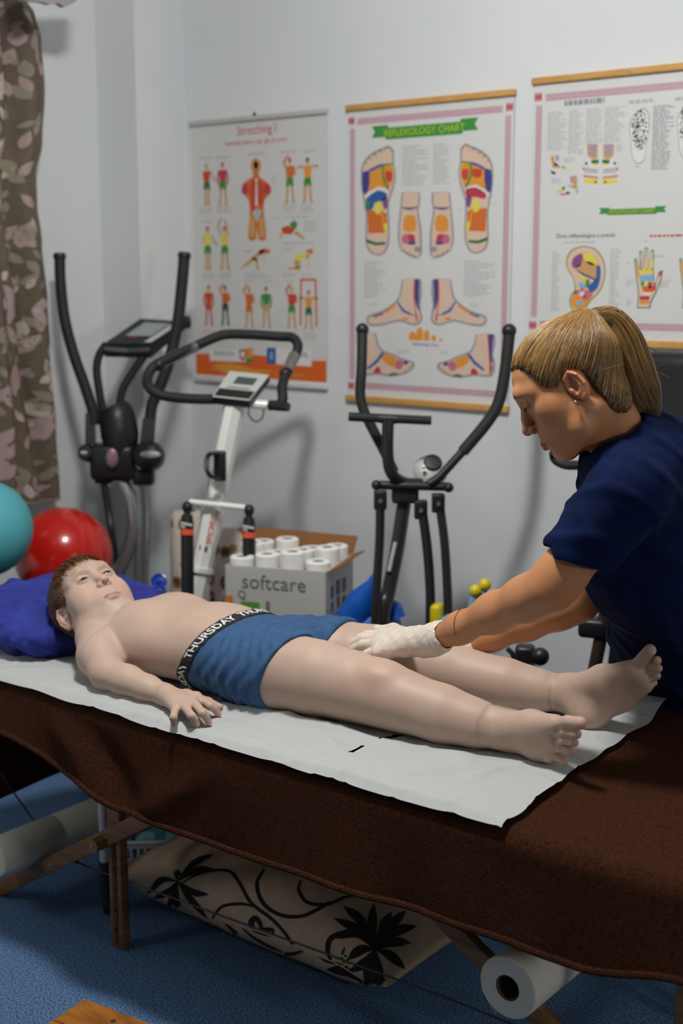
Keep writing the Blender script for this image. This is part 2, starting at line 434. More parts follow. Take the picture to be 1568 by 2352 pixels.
# ---- blue squeeze bottle and tissue behind the boy's neck
bx, by, bz = -2.56, 2.42, ZT+0.02
t = thing('lotion_bottle', (bx, by, bz), "dark blue plastic bottle with open flip cap behind the boy's neck", 'bottle')
mBB = mat('blue_bottle_plastic', '#143a9a', 0.25, coat=0.4)
MB().lathe((bx, by, bz), [(0,0),(0.03,0),(0.033,0.004),(0.033,0.012),(0.036,0.02),(0.03,0.03),(0.02,0.036),(0.018,0.044)], n=24).build('body', mBB, t)
c = MB().lathe((bx, by, bz+0.044), [(0.0,0.012),(0.014,0.012),(0.017,0.009),(0.017,0.0)], n=24).build('cap', mBB, t)
lidn = Vector((0.5, -0.75, 0.45)).normalized()
MB().lathe(Vector((bx, by, bz+0.073)), [(0.0,-0.006),(0.019,-0.006),(0.0215,-0.003),(0.0215,0.004),(0.017,0.005),(0.014,0.0),(0.006,0.001),(0.005,0.006),(0.0,0.006)], axis=lidn, n=24).build('flip_lid', mBB, t)
def tis(u, v):
    p = Vector((-2.515+u*0.075, 2.31+v*0.05, ZT+0.045)); p.z += 0.03*v+0.012*nz((u*3, v*3, 0), 1, 4.); return p
tag(MB().grid(tis, 10, 8).build('tissue', M_TISSUE, angle=180), "folded white tissue tucked behind the boy's neck", 'tissue')

# ---- spare paper rolls lying across the table legs
def paper_roll(x, y0, y1, z, r, label, rc=0.019):
    t = thing('paper_roll', (x, (y0+y1)/2, z-r), label, 'paper roll', 'spare rolls under the table')
    L = y1-y0
    m1 = mat('roll_paper', '#c9c3b4', 0.85, bump=0.05, bscale=200)
    MB().lathe((x, y0, z), [(rc, 0.0), (r-0.002, 0.0), (r, 0.002), (r, L*0.3), (r-0.0009, L*0.302), (r, L*0.304), (r, L-0.002), (r-0.002, L), (rc, L)], axis=(0,1,0), n=40, cap=False).build('paper_winding', m1, t)
    MB().lathe((x, y0, z), [(rc+0.0003, 0.0005), (rc-0.002, 0.0005), (rc-0.002, L-0.0005), (rc+0.0003, L-0.0005)], axis=(0,1,0), n=28, cap=False).build('core_tube', mat('core_card', '#4a3a28', 0.9), t)
    e = MB(); e.box((x-r*0.72, (y0+y1)/2, z-r*0.72), (0.05, L-0.006, 0.0012), rot=Matrix.Rotation(0.9, 3, 'Y')); e.build('loose_end', m1, t)
    return t
paper_roll(-2.50, 1.80, 2.42, 0.177, 0.047, 'white paper roll lying across the slanted table leg at the head end')
paper_roll(-1.112, 1.86, 2.46, 0.314, 0.057, 'white paper roll with dark open core across the slanted leg at the foot end', 0.024)

# ---- big floor cushion with black flowers
M_BEIGE = mat('beige_cotton', '#c6ab90', 0.9, col2='#bba085', nscale=30, bump=0.1, bscale=900)
M_PRINT = mat('black_print', '#16130f', 0.9)
def cushion2(c, a, b, T, nu=64, nv=40, sag=0.0, seed=3.0):   # knife-edge cushion with pointed corners
    vs, fs = [], []
    for side in (1, -1):
        o = len(vs)
        for i in range(nu+1):
            u = math.sin((i/nu-.5)*math.pi)
            for j in range(nv+1):
                v = math.sin((j/nv-.5)*math.pi)
                x = a*u*(1-.05*(1-v*v)*abs(u)); y = b*v*(1-.07*(1-u*u)*abs(v))
                h = T*max(0, (1-u**4))**.55*max(0, (1-v**4))**.55
                h *= 1+.05*nz((u*3, v*3, side), 1, seed)
                z = c[2]+side*h*(1.0 if side > 0 else .85)+.008*nz((u*2, v*2, 0), 1, seed+5)*(1-abs(u)**3)
                vs.append(Vector((c[0]+x, c[1]+y, max(z, .003))))
        for i in range(nu):
            for j in range(nv):
                q = (o+i*(nv+1)+j, o+(i+1)*(nv+1)+j, o+(i+1)*(nv+1)+j+1, o+i*(nv+1)+j+1); fs.append(q if side > 0 else q[::-1])
    return vs, fs
vs, fs = cushion2((-1.94, 2.265, 0.085), 0.425, 0.215, 0.10)
cush = thing('floor_cushion', (-1.955, 2.29, 0.0), 'large beige floor cushion with black flower print on the carpet under the table', 'cushion')
MB().add(vs, fs).build('cushion_cover', M_BEIGE, cush, angle=180)
CB = BVHTree.FromPolygons(vs, fs)
def cast(bvh, px, py, lift=0.0):
    p1 = Vector(on(px, py, d=1.0)); o = Vector(_C); d = (p1-o).normalized()
    h, n, i, dist = bvh.ray_cast(o, d)
    if h is None: return None
    if n.dot(d) > 0: n = -n
    return h+n*lift
def strip(mb, bvh, pts, wid, n=14, lift=0.0015, sub=8):   # printed stroke: pixel path with width profile
    P = smooth_path([(x, y, 0) for x, y in pts], sub); m = len(P); rows = []
    for i in range(m):
        t = i/(m-1)
        k = t*(len(wid)-1); j = min(int(k), len(wid)-2); w_ = wid[j]+(wid[j+1]-wid[j])*(k-j)
        d = (P[min(i+1, m-1)]-P[max(i-1, 0)]); d = Vector((-d.y, d.x, 0)).normalized()*w_/2
        a = cast(bvh, P[i].x+d.x, P[i].y+d.y, lift); c = cast(bvh, P[i].x, P[i].y, lift); b = cast(bvh, P[i].x-d.x, P[i].y-d.y, lift)
        rows.append((a, c, b) if a is not None and b is not None and c is not None else None)
    for r0, r1 in zip(rows, rows[1:]):
        if r0 and r1 and (r0[1]-r1[1]).length < 0.05:
            mb.add([r0[0], r1[0], r1[1], r0[1], r1[2], r0[2]], [(0,1,2,3), (3,2,4,5)])
def K5(l): return [(300+x*850/1568, 1900+y*850/1568) for x, y in l]
LEAF = [1, 8, 14, 19, 19, 13, 1]
def petals(mb, c, tips, w=1.0):
    for tx, ty, bx_, by_ in tips:
        strip(mb, CB, K5([c, ((c[0]+tx)/2+bx_, (c[1]+ty)/2+by_), (tx, ty)]), [l*w for l in LEAF])
fl = MB()
petals(fl, (200,228), [(350,115,-10,-15),(330,285,0,18),(325,385,-10,-5),(210,375,-12,0),(95,300,10,10),(75,280,-5,-30),(150,350,5,8),(360,180,0,-20),(215,205,-10,-20)], 0.8)
petals(fl, (160,388), [(300,440,0,12),(60,350,0,-8),(235,380,0,-8),(90,400,0,6)], 0.7)
fl.build('flower_print', M_PRINT, cush)
fl = MB()
petals(fl, (1035,518), [(900,335,10,-25),(1030,325,-10,0),(1105,360,0,-15),(1165,355,5,-20),(860,385,20,-10),(1185,490,0,-15),(1160,600,0,-15),(920,560,0,-20),(930,610,10,10),(1060,690,0,0),(1210,420,0,-25),(860,470,10,-45),(1010,690,-15,-10)], 1.15)
petals(fl, (985,655), [(830,600,0,-18),(870,640,0,10),(1040,700,10,-5),(1080,650,0,-10)], 1.1)
fl.build('flower_print', M_PRINT, cush)
vn = MB()
for path, wd in [([(210,240),(300,195),(410,185),(460,235),(510,320),(600,390),(655,450),(688,498)], [3,7,9,9,9,8,7]),
                 ([(345,385),(390,335),(470,325),(520,335)], [4,8,8,6]),
                 ([(565,178),(535,240),(560,320),(630,370),(720,378),(800,345),(840,318)], [6,10,11,10,9,6]),
                 ([(720,225),(712,270),(750,320),(830,328),(900,300),(955,290)], [6,9,9,8,4]),
                 ([(400,405),(450,450),(510,495),(600,530),(680,535),(735,520)], [4,12,9,9,9,5]),
                 ([(475,428),(520,465),(590,505),(640,525)], [3,7,7,3]),
                 ([(385,495),(440,482),(500,485),(560,520),(640,580),(700,610)], [3,7,9,7,5,3]),
                 ([(795,545),(830,565),(870,575),(900,580)], [3,9,7,2]),
                 ([(850,570),(835,520),(850,470),(920,445),(1000,460),(1030,500)], [6,12,14,12,9,4]),
                 ([(560,455),(520,430),(512,400),(530,385),(550,410),(560,455)], [2,12,16,14,12,2]),
                 ([(600,462),(565,450),(560,435),(600,435),(600,462)], [2,10,12,10,2])]:
    strip(vn, CB, K5(path), [q*0.85 for q in wd])
vn.build('vine_print', M_PRINT, cush)
dt = MB()
random.seed(4)
for (cx_, cy_) in [(65,290),(72,302),(80,318),(92,308),(100,320),(112,325),(75,275),(62,305),(85,300),(105,330),(905,515),(898,535),(910,545),(895,555),(905,570),(925,575),(915,590),(935,600),(920,560),(900,525)]:
    q = K5([(cx_, cy_)])[0]; pts = [cast(CB, q[0]+3*math.cos(a), q[1]+3*math.sin(a), 0.0015) for a in [k*math.pi/3 for k in range(6)]]
    if all(p is not None for p in pts): dt.add(pts, [tuple(range(6))])
dt.build('dot_print', M_PRINT, cush)['kind'] = 'stuff'
sm = MB()   # piped side seam
seam = [cast(CB, *q, 0.001) for q in K5([(30,322),(120,360),(240,378),(400,402),(560,445),(720,515),(860,570),(980,640),(1075,710)])]
seam = [p for p in seam if p is not None]
if len(seam) > 3: sm.tube(smooth_path(seam, 5), 0.0022, n=6).build('seam_piping', M_BEIGE, cush)

# ---- low trolley with a white plastic basket
fr = Vector((_r[0], _r[1], 0)); fr = Matrix.Rotation(math.radians(4), 3, 'Z') @ fr; bk = Vector((-fr.y, fr.x, 0))
bo = Vector(on(286, 2012, z=0.055))
t = thing('storage_trolley', (bo.x, bo.y, 0), 'low wheeled trolley with white slotted basket under the head end of the table', 'trolley')
mW = mat('white_basket_plastic', '#c5cbd2', 0.4)
BW, BD, BH = 0.34, 0.24, 0.088
bas = MB(); back = MB()
def wallpanel(o, ax, W_, nx):
    # real slots: frame of bars between two rows of openings
    th = bk if abs(ax.dot(fr)) > 0.9 else fr
    o = o.copy()
    for zz, hh in ((0.0, 0.016), (0.038, 0.008), (BH-0.016, 0.016)):
        bas.prism([(0,zz),(W_,zz),(W_,zz+hh),(0,zz+hh)], ax, (0,0,1), o, 0.003, az=th)
    st = W_/nx
    for k in range(nx+1):
        bas.prism([(k*st-0.0035,0.014),(k*st+0.0035,0.014),(k*st+0.0035,BH-0.012),(k*st-0.0035,BH-0.012)], ax, (0,0,1), o, 0.003, az=th)
wallpanel(bo, fr, BW, 19); wallpanel(bo+bk*BD, fr, BW, 19); wallpanel(bo, bk, BD, 13); wallpanel(bo+fr*BW, bk, BD, 13)
bas.build('basket', mW, t, smooth=False)
MB().prism([(0,0),(BW,0),(BW,BD),(0,BD)], fr, bk, bo+Vector((0,0,0.001)), 0.003, az=(0,0,1)).build('basket_floor', mW, t, smooth=False)
rim = [bo+Vector((0,0,BH)), bo+fr*BW+Vector((0,0,BH)), bo+fr*BW+bk*BD+Vector((0,0,BH)), bo+bk*BD+Vector((0,0,BH)), bo+Vector((0,0,BH))]
MB().tube(rim, 0.005, n=8).build('basket_rim', mat('white_rim', '#e2e6e8', 0.35), t)
post = Vector(on(243, 2075, z=0.03))
for k, (q) in enumerate((post, post+bk*0.30, post+fr*0.44, post+fr*0.44+bk*0.30)):
    MB().tube([(q.x,q.y,0.13), (q.x,q.y,0.42)], 0.011, n=12).build('post', mW, t)
    MB().tube([(q.x,q.y,0.045), (q.x,q.y,0.14)], 0.0135, n=12).build('post_sleeve', mat('slate_plastic', '#2c333c', 0.5), t)
    c_ = MB().lathe((q.x-0.01,q.y,0.026), [(0,0),(0.018,0),(0.024,0.004),(0.024,0.016),(0.018,0.02),(0,0.02)], axis=fr, n=20).build('caster_wheel', M_BLACK, t)
    MB().box((q.x,q.y,0.045), (0.02,0.02,0.03), bev=0.005).build('caster_fork', M_BLACK, c_)
for k in (0, 1): MB().tube([post+bk*0.30*k+Vector((0,0,0.065)), post+fr*0.44+bk*0.30*k+Vector((0,0,0.065))], 0.006, n=8).build('rail', mW, t)
mT = mat('teal_check_cloth', '#7fb7b8', 0.9, col2='#3f8890', nscale=40, ndetail=0, ramp=(0.48, 0.52))
for k, (a, b, hgt, m_) in enumerate(((0.02, 0.17, 0.105, mT), (0.18, 0.325, 0.085, mT))):
    vs, fs = pillow_mesh(bo+fr*((a+b)/2)+bk*BD/2+Vector((0,0,hgt/2+0.006)), (b-a, BD-0.02, hgt), math.atan2(fr.y, fr.x), seed=k+1., amp=0.004)
    tag(MB().add(vs, fs).build('folded_cloth', m_, angle=180), ('taller' if k == 0 else 'lower')+' teal and white checked folded cloth in the white basket', 'cloth', 'cloths in the basket')
tl = MB().box(bo+fr*0.20+bk*0.11+Vector((0,0,0.116)), (0.22, 0.16, 0.03), rz=math.atan2(fr.y, fr.x), bev=0.012).build('folded_towel', mat('cream_towel', '#cdbfae', 0.95, bump=0.3, bscale=300))
tag(tl, 'folded pale beige towel on top of the white basket', 'towel')

# ---- low pine step stool at the bottom left
so = Vector(on(195, 2295, z=0.14))
ex = (Vector(on(345, 2352, z=0.14))-so).normalized(); ey = (Vector(on(75, 2352, z=0.14))-so); ey -= ex*ey.dot(ex); ey.normalize()
t = thing('wooden_stool', (so.x, so.y, 0), 'low orange pine stool on the carpet in front of the table', 'stool')
mP = mat('orange_pine', '#a0641f', 0.45, col2='#7d4a12', nscale=4, stretch=(3, 14, 3), bump=0.05, bscale=60)
for k in range(3):
    MB().prism([(0.0, 0.0+k*0.088), (0.36, 0.0+k*0.088), (0.36, 0.086+k*0.088), (0.0, 0.086+k*0.088)], ex, ey, so-Vector((0,0,0.02)), 0.02, az=(0,0,1)).build('plank', mP, t, smooth=False)
kn = so+ex*0.10+ey*0.03
MB().lathe(kn, [(0.006,-0.002),(0.0055,0.0006),(0.0,0.0008)], n=12).build('knot', mat('pine_knot', '#3a220c', 0.6), t)
for a in (0.04, 0.32):
    MB().prism([(a, 0.02), (a+0.02, 0.02), (a+0.02, 0.24), (a, 0.24)], ex, ey, Vector((so.x, so.y, 0.001)), 0.12, az=(0,0,1)).build('leg_board', mP, t, smooth=False)
# ================================================================== exercise machines along the back wall
def T(pts, d): return [on(p[0], p[1], d=(p[2] if len(p) > 2 else d)) for p in pts]
def P3(px, py, d): return Vector(on(px, py, d=d))

# ---- elliptical trainer in the corner
D = 4.44
t = thing('elliptical_trainer', (-3.32, 2.95, 0), 'black elliptical trainer with silver uprights in the corner by the curtain', 'exercise machine')
hL = MB().tube(T([(137,592),(139,650),(148,730),(168,810),(196,890),(213,945),(216,975)], D-0.02), 0.0185, n=14, smooth=5).build('handle_bar', M_FOAM, t)
MB().lathe(P3(137,592,D-.02), [(0.0,0.016),(0.019,0.014),(0.0215,0.008),(0.0215,0.0),(0.018,-0.006)], axis=(P3(137,580,D)-P3(139,650,D)), n=18).build('end_cap', M_BLACK, hL)
hR = MB().tube(T([(423,590),(418,650),(408,740),(388,830),(362,900),(348,935),(343,985)], D), 0.0195, n=14, smooth=5).build('handle_bar', M_FOAM, t)
MB().lathe(P3(423,590,D), [(0.0,0.016),(0.02,0.014),(0.0225,0.008),(0.0225,0.0),(0.019,-0.006)], axis=(P3(424,580,D)-P3(418,650,D)), n=18).build('end_cap', M_BLACK, hR)
for pts in ([(238,955),(228,900),(222,850),(228,815),(245,790)], [(272,955),(280,900),(300,862),(325,825),(345,800)]):
    MB().tube(T(pts, D+0.02), 0.014, n=12, smooth=5).build('console_arm', M_FOAM, t)
# console: wedge with screen
cA, cB, cC, cD = P3(240,788,D), P3(345,790,D), P3(425,738,D+0.12), P3(322,732,D+0.14)
n_ = (cB-cA).cross(cD-cA).normalized()
if n_.z < 0: n_ = -n_
con = MB()
low = [cA-n_*0.03+Vector((0,0,-0.02)), cB-n_*0.03+Vector((0,0,-0.02)), cC-n_*0.03, cD-n_*0.03]
con.add([cA, cB, cC, cD]+low, [(0,1,2,3),(7,6,5,4),(0,4,5,1),(1,5,6,2),(2,6,7,3),(3,7,4,0)])
con.tube([cA+(low[0]-cA)*.5, (cA+cB)/2+(low[1]-cB)*.6, cB+(low[1]-cB)*.5], 0.02, n=10)
cons = con.build('console', M_BLACK, t, smooth=False)
def quad_on(a, b, c, d, u0, u1, v0, v1, lift, nn):
    f = lambda u, v: (a*(1-u)+b*u)*(1-v)+(d*(1-u)+c*u)*v+nn*lift
    return [f(u0,v0), f(u1,v0), f(u1,v1), f(u0,v1)]
MB().add(quad_on(cA,cB,cC,cD,.22,.78,.3,.85,.002,n_), [(0,1,2,3)]).build('screen', mat('console_screen', '#8f9699', 0.25), cons, smooth=False)
MB().add(quad_on(cA,cB,cC,cD,.82,.98,.05,.95,.002,n_), [(0,1,2,3)]).build('trim', M_GREY, cons, smooth=False)
MB().add(quad_on(cA,cB,cC,cD,.35,.5,.22,.27,.002,n_), [(0,1,2,3)]).build('button', mat('red_button', '#a33a3a', 0.4), cons, smooth=False)
MB().tube(T([(410,742,D+.1),(432,740,D+.12)], D), 0.022, n=12).build('side_knob', M_BLACK, t)
# pivot housings
MB().tube(T([(207,950),(208,1020)], D-0.02), [0.021,0.024], n=4).build('handle_socket', M_BLACK, t)
MB().tube(T([(343,962),(336,1030)], D), [0.031,0.034], n=4).build('handle_socket', M_BLACK, t)
h = MB().tube(T([(260,935),(268,955),(275,1000),(280,1050)], D-0.01), [0.05,0.062,0.064,0.05], n=16, smooth=3)
h.box(P3(262,1060,D), (0.15,0.11,0.12), rz=YAW, bev=0.02)
hub = h.build('hub_housing', M_BLACK, t)
pc = MB().lathe(P3(340,1046,D-0.05), [(0,0.03),(0.03,0.028),(0.047,0.016),(0.05,0.0),(0.05,-0.05),(0,-0.05)], axis=(-_f[0],-_f[1],0.2), n=24).build('pivot_cover', M_BLACK, t)
MB().ball(P3(345,1044,D-0.082), 0.03, n=16, sc=(1.15,0.25,0.42), rot=Matrix.Rotation(YAW,3,'Z')).build('cover_badge', M_GREY, pc)
pc = MB().lathe(P3(200,1040,D-0.03), [(0,0.03),(0.02,0.028),(0.028,0.016),(0.03,0.0),(0.03,-0.05),(0,-0.05)], axis=(-_f[0],-_f[1],0.2), n=24).build('pivot_cover', M_BLACK, t)
MB().ball(P3(192,1040,D-0.06), 0.013, n=12, sc=(1.0,0.3,0.5), rot=Matrix.Rotation(YAW,3,'Z')).build('cover_badge', M_GREY, pc)
MB().ball(P3(257,1052,D-0.075), 0.03, n=16, sc=(0.7,0.3,1.1), rot=Matrix.Rotation(YAW,3,'Z')).build('logo_badge', mat('rose_badge', '#9a7f86', 0.35, metal=0.4), hub)
MB().box(P3(240,1095,D), (0.06,0.06,0.04), rz=YAW, bev=0.008).build('clamp', M_BLACK, t)
MB().box(P3(330,1095,D), (0.07,0.06,0.05), rz=YAW, bev=0.008).build('clamp', M_BLACK, t)
def down(px, py, d, z=0.02): p = P3(px, py, d); return p
fl_ = lambda px, d, z: Vector((P3(px,1300,d).x, P3(px,1300,d).y, z))
MB().tube(T([(280,1105),(300,1150),(305,1210),(290,1275),(265,1330)], D)+[P3(215,1400,D)-Vector((0,0,0.05)), Vector((-3.42,2.75,0.05))], 0.024, n=14, smooth=5).build('upright', M_SILVER, t)
MB().tube(T([(238,1105),(250,1180),(262,1260)], D)+[Vector((-3.33,3.02,0.05))], 0.012, n=10, smooth=4).build('link_bar', M_BLKMETAL, t)
for k in (0, 18): MB().tube(T([(318+k,1105),(322+k,1200),(316+k,1370)], D)+[Vector((-3.2+k*.002,2.98,0.05))], 0.011, n=10, smooth=4).build('link_bar', M_SILVER, t)
MB().box((-3.3,2.95,0.03), (0.5,0.08,0.05), rz=0.6, bev=0.02).build('base_rail', M_BLKMETAL, t)
MB().lathe((-3.4,2.86,0.2), [(0,0.05),(0.15,0.05),(0.17,0.03),(0.17,-0.03),(0.15,-0.05),(0,-0.05)], axis=(0.6,-0.8,0), n=28).build('flywheel_cover', M_BLACK, t)

# ---- white stepper with handlebar
D = 4.03
t = thing('stepper', (-2.88, 2.87, 0), 'white stepper with black loop handlebar and two black hydraulic cylinders', 'exercise machine')
top, bot = P3(540,925,D), P3(446,1380,D)
fl0 = bot+(bot-top)*0.62; fl0.z = 0.05
postR = MB().tube([top, bot, bot+(bot-top)*0.5], 0.038, n=8, ell=(1.0, 0.75)).build('post', M_WHITE, t, angle=30)
tx = MB(); dwn = (bot-top).normalized(); nrm = Vector((-_f[0], -_f[1], 0.1)).normalized(); side = dwn.cross(nrm).normalized(); nrm = side.cross(dwn)
put_text(tx, 'SPORT', 0.026, P3(488,1215,D)+nrm*0.03, -dwn, nrm.cross(-dwn), lift=0.002, sx=1.2)
for wd_, q_ in (('in', (475,1240)), ('line', (499,1182))):
    tg = MB(); put_text(tg, wd_, 0.026, P3(q_[0],q_[1],D)+nrm*0.03, -dwn, nrm.cross(-dwn), lift=0.002); tg.build('lettering', mat('grey_lettering', '#6f6f6b', 0.6), postR, smooth=False)['kind'] = 'stuff'
tx.build('lettering', mat('orange_print', '#d0543a', 0.5), postR, smooth=False)
MB().prism([(-.008,-.012),(.008,-.012),(.008,.012),(-.008,.012)], -dwn, nrm.cross(-dwn), P3(469,1259,D)+nrm*0.031, 0.001, az=nrm).build('logo', mat('dark_print', '#3c3440', 0.5), postR, smooth=False)
loop = [(520,917,D),(440,916,D-.03),(372,908,D-.05),(343,890,D-.04),(338,868,D),(352,843,D+.02),(385,825,D+.03),(460,790,D+.08),(510,770,D+.1),(560,768,D+.12),(640,773,D+.13),(672,776,D+.12),(684,795,D+.1),(674,825,D+.08),(656,858,D+.04),(648,890,D),(649,918,D-.02),(640,930,D-.02),(618,931,D-.01)]
hb = MB().tube(T(loop, D), 0.0155, n=14, smooth=4).build('handlebar', M_FOAM, t)
for a, b in (((372,832,D+.028),(450,795,D+.075)), ((676,815,D+.085),(660,852,D+.045))):
    MB().tube(T([a, b], D), 0.0172, n=14).build('pulse_grip', mat('steel_grip', '#8f8b88', 0.3, metal=0.7), hb)
for q in ((365,838,D+.024),(655,858,D+.04)): MB().ball(P3(*q), 0.0195, n=14).build('joint', M_BLACK, hb)
MB().tube(T([(560,926),(615,930)], D), 0.014, n=12).build('stub', M_WHITE, t)
MB().tube(T([(632,933,D-.03),(662,935,D-.05)], D), 0.014, n=12).build('end_cap', M_BLACK, hb)
kA, kB, kC, kD = P3(487,912,D-.05), P3(572,921,D-.06), P3(619,862,D+.03), P3(528,853,D+.04)
n_ = (kB-kA).cross(kD-kA).normalized()
if n_.z < 0: n_ = -n_
con = MB().add([kA,kB,kC,kD]+[q-n_*0.026 for q in (kA,kB,kC,kD)], [(0,1,2,3),(7,6,5,4),(0,4,5,1),(1,5,6,2),(2,6,7,3),(3,7,4,0)])
cons = con.build('console', M_BLACK, t, smooth=False)
MB().add(quad_on(kA,kB,kC,kD,.0,1,.0,1,.0015,n_), [(0,1,2,3)]).build('bezel', M_GREY, cons, smooth=False)
MB().add(quad_on(kA,kB,kC,kD,.03,.97,.05,.33,.0025,n_), [(0,1,2,3)]).build('lower_panel', M_BLACK, cons, smooth=False)
MB().add(quad_on(kA,kB,kC,kD,.28,.8,.55,.82,.0025,n_), [(0,1,2,3)]).build('screen', mat('lcd', '#4a5150', 0.2), cons, smooth=False)
MB().add(quad_on(kA,kB,kC,kD,.2,.8,.38,.43,.0025,n_), [(0,1,2,3)]).build('caption_strip', mat('grey_print', '#7a7c7c', 0.5), cons, smooth=False)
MB().tube(T([(575,930),(570,950),(585,968),(602,960),(606,935)], D), 0.0022, n=6, smooth=4).build('cord', M_BLKMETAL, t)
# bottle cage
cg = MB(); q = P3(505,1070,D-0.06)
cg.box(q, (0.036,0.03,0.09), rz=YAW, bev=0.006)
cg.tube(T([(512,1040,D-.06),(480,1044,D-.1),(474,1070,D-.12),(482,1092,D-.12),(505,1100,D-.08)], D), 0.007, n=8, smooth=5)
cg.tube(T([(505,1042,D-.05),(490,1040,D-.14),(478,1046,D-.1)], D), 0.005, n=8, smooth=5)
cg.build('bottle_cage', M_BLACK, t)
# cylinders and yoke
MB().tube(T([(435,1153,D-.05),(562,1166,D-.06)], D), 0.0095, n=12).build('yoke_bar', M_WHITE, t)
for (xa, ya, xb, yb) in ((430,1165,427,1380), (572,1172,568,1400)):
    a, b = P3(xa,ya,D-.06), P3(xb,yb,D-.06); b2 = Vector((b.x, b.y, 0.12)); dd = (b-a).normalized()
    cy = MB().tube([a+dd*0.022, a+dd*0.04, a+dd*0.045, b2], [0.016,0.0185,0.0195,0.0195], n=18).build('hydraulic_cylinder', M_BLACK, t)
    MB().ball(a, 0.016, n=14, sc=(1,1,1.1)).build('ball_joint', M_BLACK, cy)
    MB().tube([a, a+dd*0.03], 0.011, n=10).build('rod', M_BLACK, cy)
    MB().tube([a+dd*0.066, a+dd*0.083], 0.0199, n=18).build('orange_band', mat('orange_label', '#e2562c', 0.5), cy)
    wl_ = MB(); wl_.prism([(-.017,-.004),(.017,-.004),(.017,.004),(-.017,.004)], -side, (0,0,1), a+dd*0.050+nrm*0.0193, 0.0012, az=nrm); wl_.build('label_strip', mat('white_print', '#c9c9c6', 0.5), cy, smooth=False)
    wl_ = MB(); wl_.prism([(-.017,-.005),(-.003,-.005),(-.003,.005),(-.017,.005)], -side, (0,0,1), a+dd*0.060+nrm*0.0193, 0.0012, az=nrm); wl_.build('label_block', mat('grey_print2', '#a9a9a6', 0.5), cy, smooth=False)
MB().tube([P3(458,1308,D)-dwn*0.006, P3(458,1308,D)+dwn*0.008], 0.047, n=8, ell=(1.05,0.85)).build('collar', M_WHITE, t)
MB().box(P3(424,1305,D-.03), (0.02,0.02,0.018), rz=YAW, bev=0.003).build('collar_lug', M_WHITE, t)
MB().box((fl0.x, fl0.y, 0.03), (0.36,0.06,0.05), bev=0.02).build('base_rail', M_WHITE, t)
MB().box((fl0.x+0.02, fl0.y-0.1, 0.1), (0.26,0.2,0.04), bev=0.015).build('pedal_plate', M_BLACK, t)
MB().tube([bot+(bot-top)*0.4, (fl0.x, fl0.y, 0.04)], 0.036, n=8).build('post_foot', M_WHITE, t)

# ---- dark elliptical in the middle
D = 3.74
t = thing('elliptical_trainer', (-2.15, 3.0, 0), 'charcoal elliptical trainer with ball-ended handles below the foot chart', 'exercise machine')
a = MB().tube(T([(832,765,D+.02),(830,850),(827,905),(836,945),(862,998),(884,1040),(905,1085)], D), 0.0145, n=14, smooth=5).build('handle_bar', M_FOAM, t)
MB().ball(P3(832,757,D+.02), 0.0185, n=20).build('knob', M_BLACK, a)
a = MB().tube(T([(1169,770),(1160,850),(1146,920),(1120,968),(1062,1038)], D-.05), 0.0165, n=14, smooth=5).build('handle_bar', M_FOAM, t)
MB().tube(T([(1066,1033),(1010,1095),(985,1112)], D-.05), 0.0125, n=12).build('lower_tube', M_BLKMETAL, a)
MB().ball(P3(1169,760,D-.05), 0.0205, n=20).build('knob', M_BLACK, a)
MB().tube(T([(800,957),(990,966)], D-.08), 0.0125, n=14).build('front_grip', M_FOAM, t)
MB().tube(T([(870,961),(912,963)], D-.08), 0.0133, n=14).build('grip_clamp', M_BLKMETAL, t)
MB().tube(T([(891,965,D-.08),(890,1040,D-.07),(898,1085,D-.06),(925,1108,D-.03),(965,1112,D)], D), 0.0165, n=12, smooth=5).build('neck_tube', M_BLKMETAL, t)
MB().tube(T([(868,1114),(1030,1118)], D-.04), 0.0125, n=12).build('axle', M_BLKMETAL, t)
for q in ((864,1114),(1030,1120)): MB().ball(P3(q[0],q[1],D-.05), 0.0145, n=12).build('axle_cap', M_BLACK, t)
MB().box(P3(930,1130,D-.01), (0.075,0.05,0.06), rz=YAW, bev=0.008).build('hub_bracket', M_BLKMETAL, t)
cn = MB().lathe(P3(988,1080,D+.02), [(0,0.02),(0.03,0.018),(0.045,0.008),(0.05,-0.006),(0.045,-0.016),(0,-0.018)], axis=(-_f[0]+.1,-_f[1],0.75), n=28).build('console', M_GREY, t)
nc = Vector((-_f[0]+.1,-_f[1],0.75)).normalized()
MB().lathe(P3(992,1068,D+.02)+nc*0.016, [(0,0.006),(0.022,0.004),(0.026,0.0)], axis=nc, n=24).build('screen', M_BLACK, cn)
MB().ball(P3(972,1074,D-.02)+nc*0.004, 0.007, n=12).build('button', M_WHITE, cn)
for pts, r_, fx in (([(873,1128),(872,1230),(866,1330),(862,1420)], 0.0145, (-2.13,2.78)), ([(966,1150),(980,1250),(987,1340),(988,1425)], 0.0155, (-1.98,2.86)), ([(1006,1135),(1020,1240),(1026,1330),(1029,1420)], 0.0145, (-1.95,2.95))):
    p = T(pts, D-.03); e = Vector(p[-1]); e2 = Vector((fx[0]*0.3+e.x*0.7, fx[1]*0.3+e.y*0.7, 0.25))
    q = MB().tube([Vector(v) for v in p]+[e2], r_, n=8, smooth=4, ell=(1,0.8)).build('swing_arm', M_BLKMETAL, t)
    s0 = P3(pts[0][0], pts[0][1]+20, D-.03)
    MB().box(s0, (0.036,0.034,0.052), rz=YAW, bev=0.004).build('bracket', M_BLACK, q)
    MB().lathe(s0+Vector((-_f[0],-_f[1],0)).normalized()*0.018, [(0,0.005),(0.0055,0.004),(0.0065,0.0)], axis=(-_f[0],-_f[1],0), n=12).build('bolt', M_SILVER, q)
    MB().box(Vector((e2.x, e2.y, 0.2)), (0.12,0.3,0.03), bev=0.012).build('footplate', M_BLACK, q)
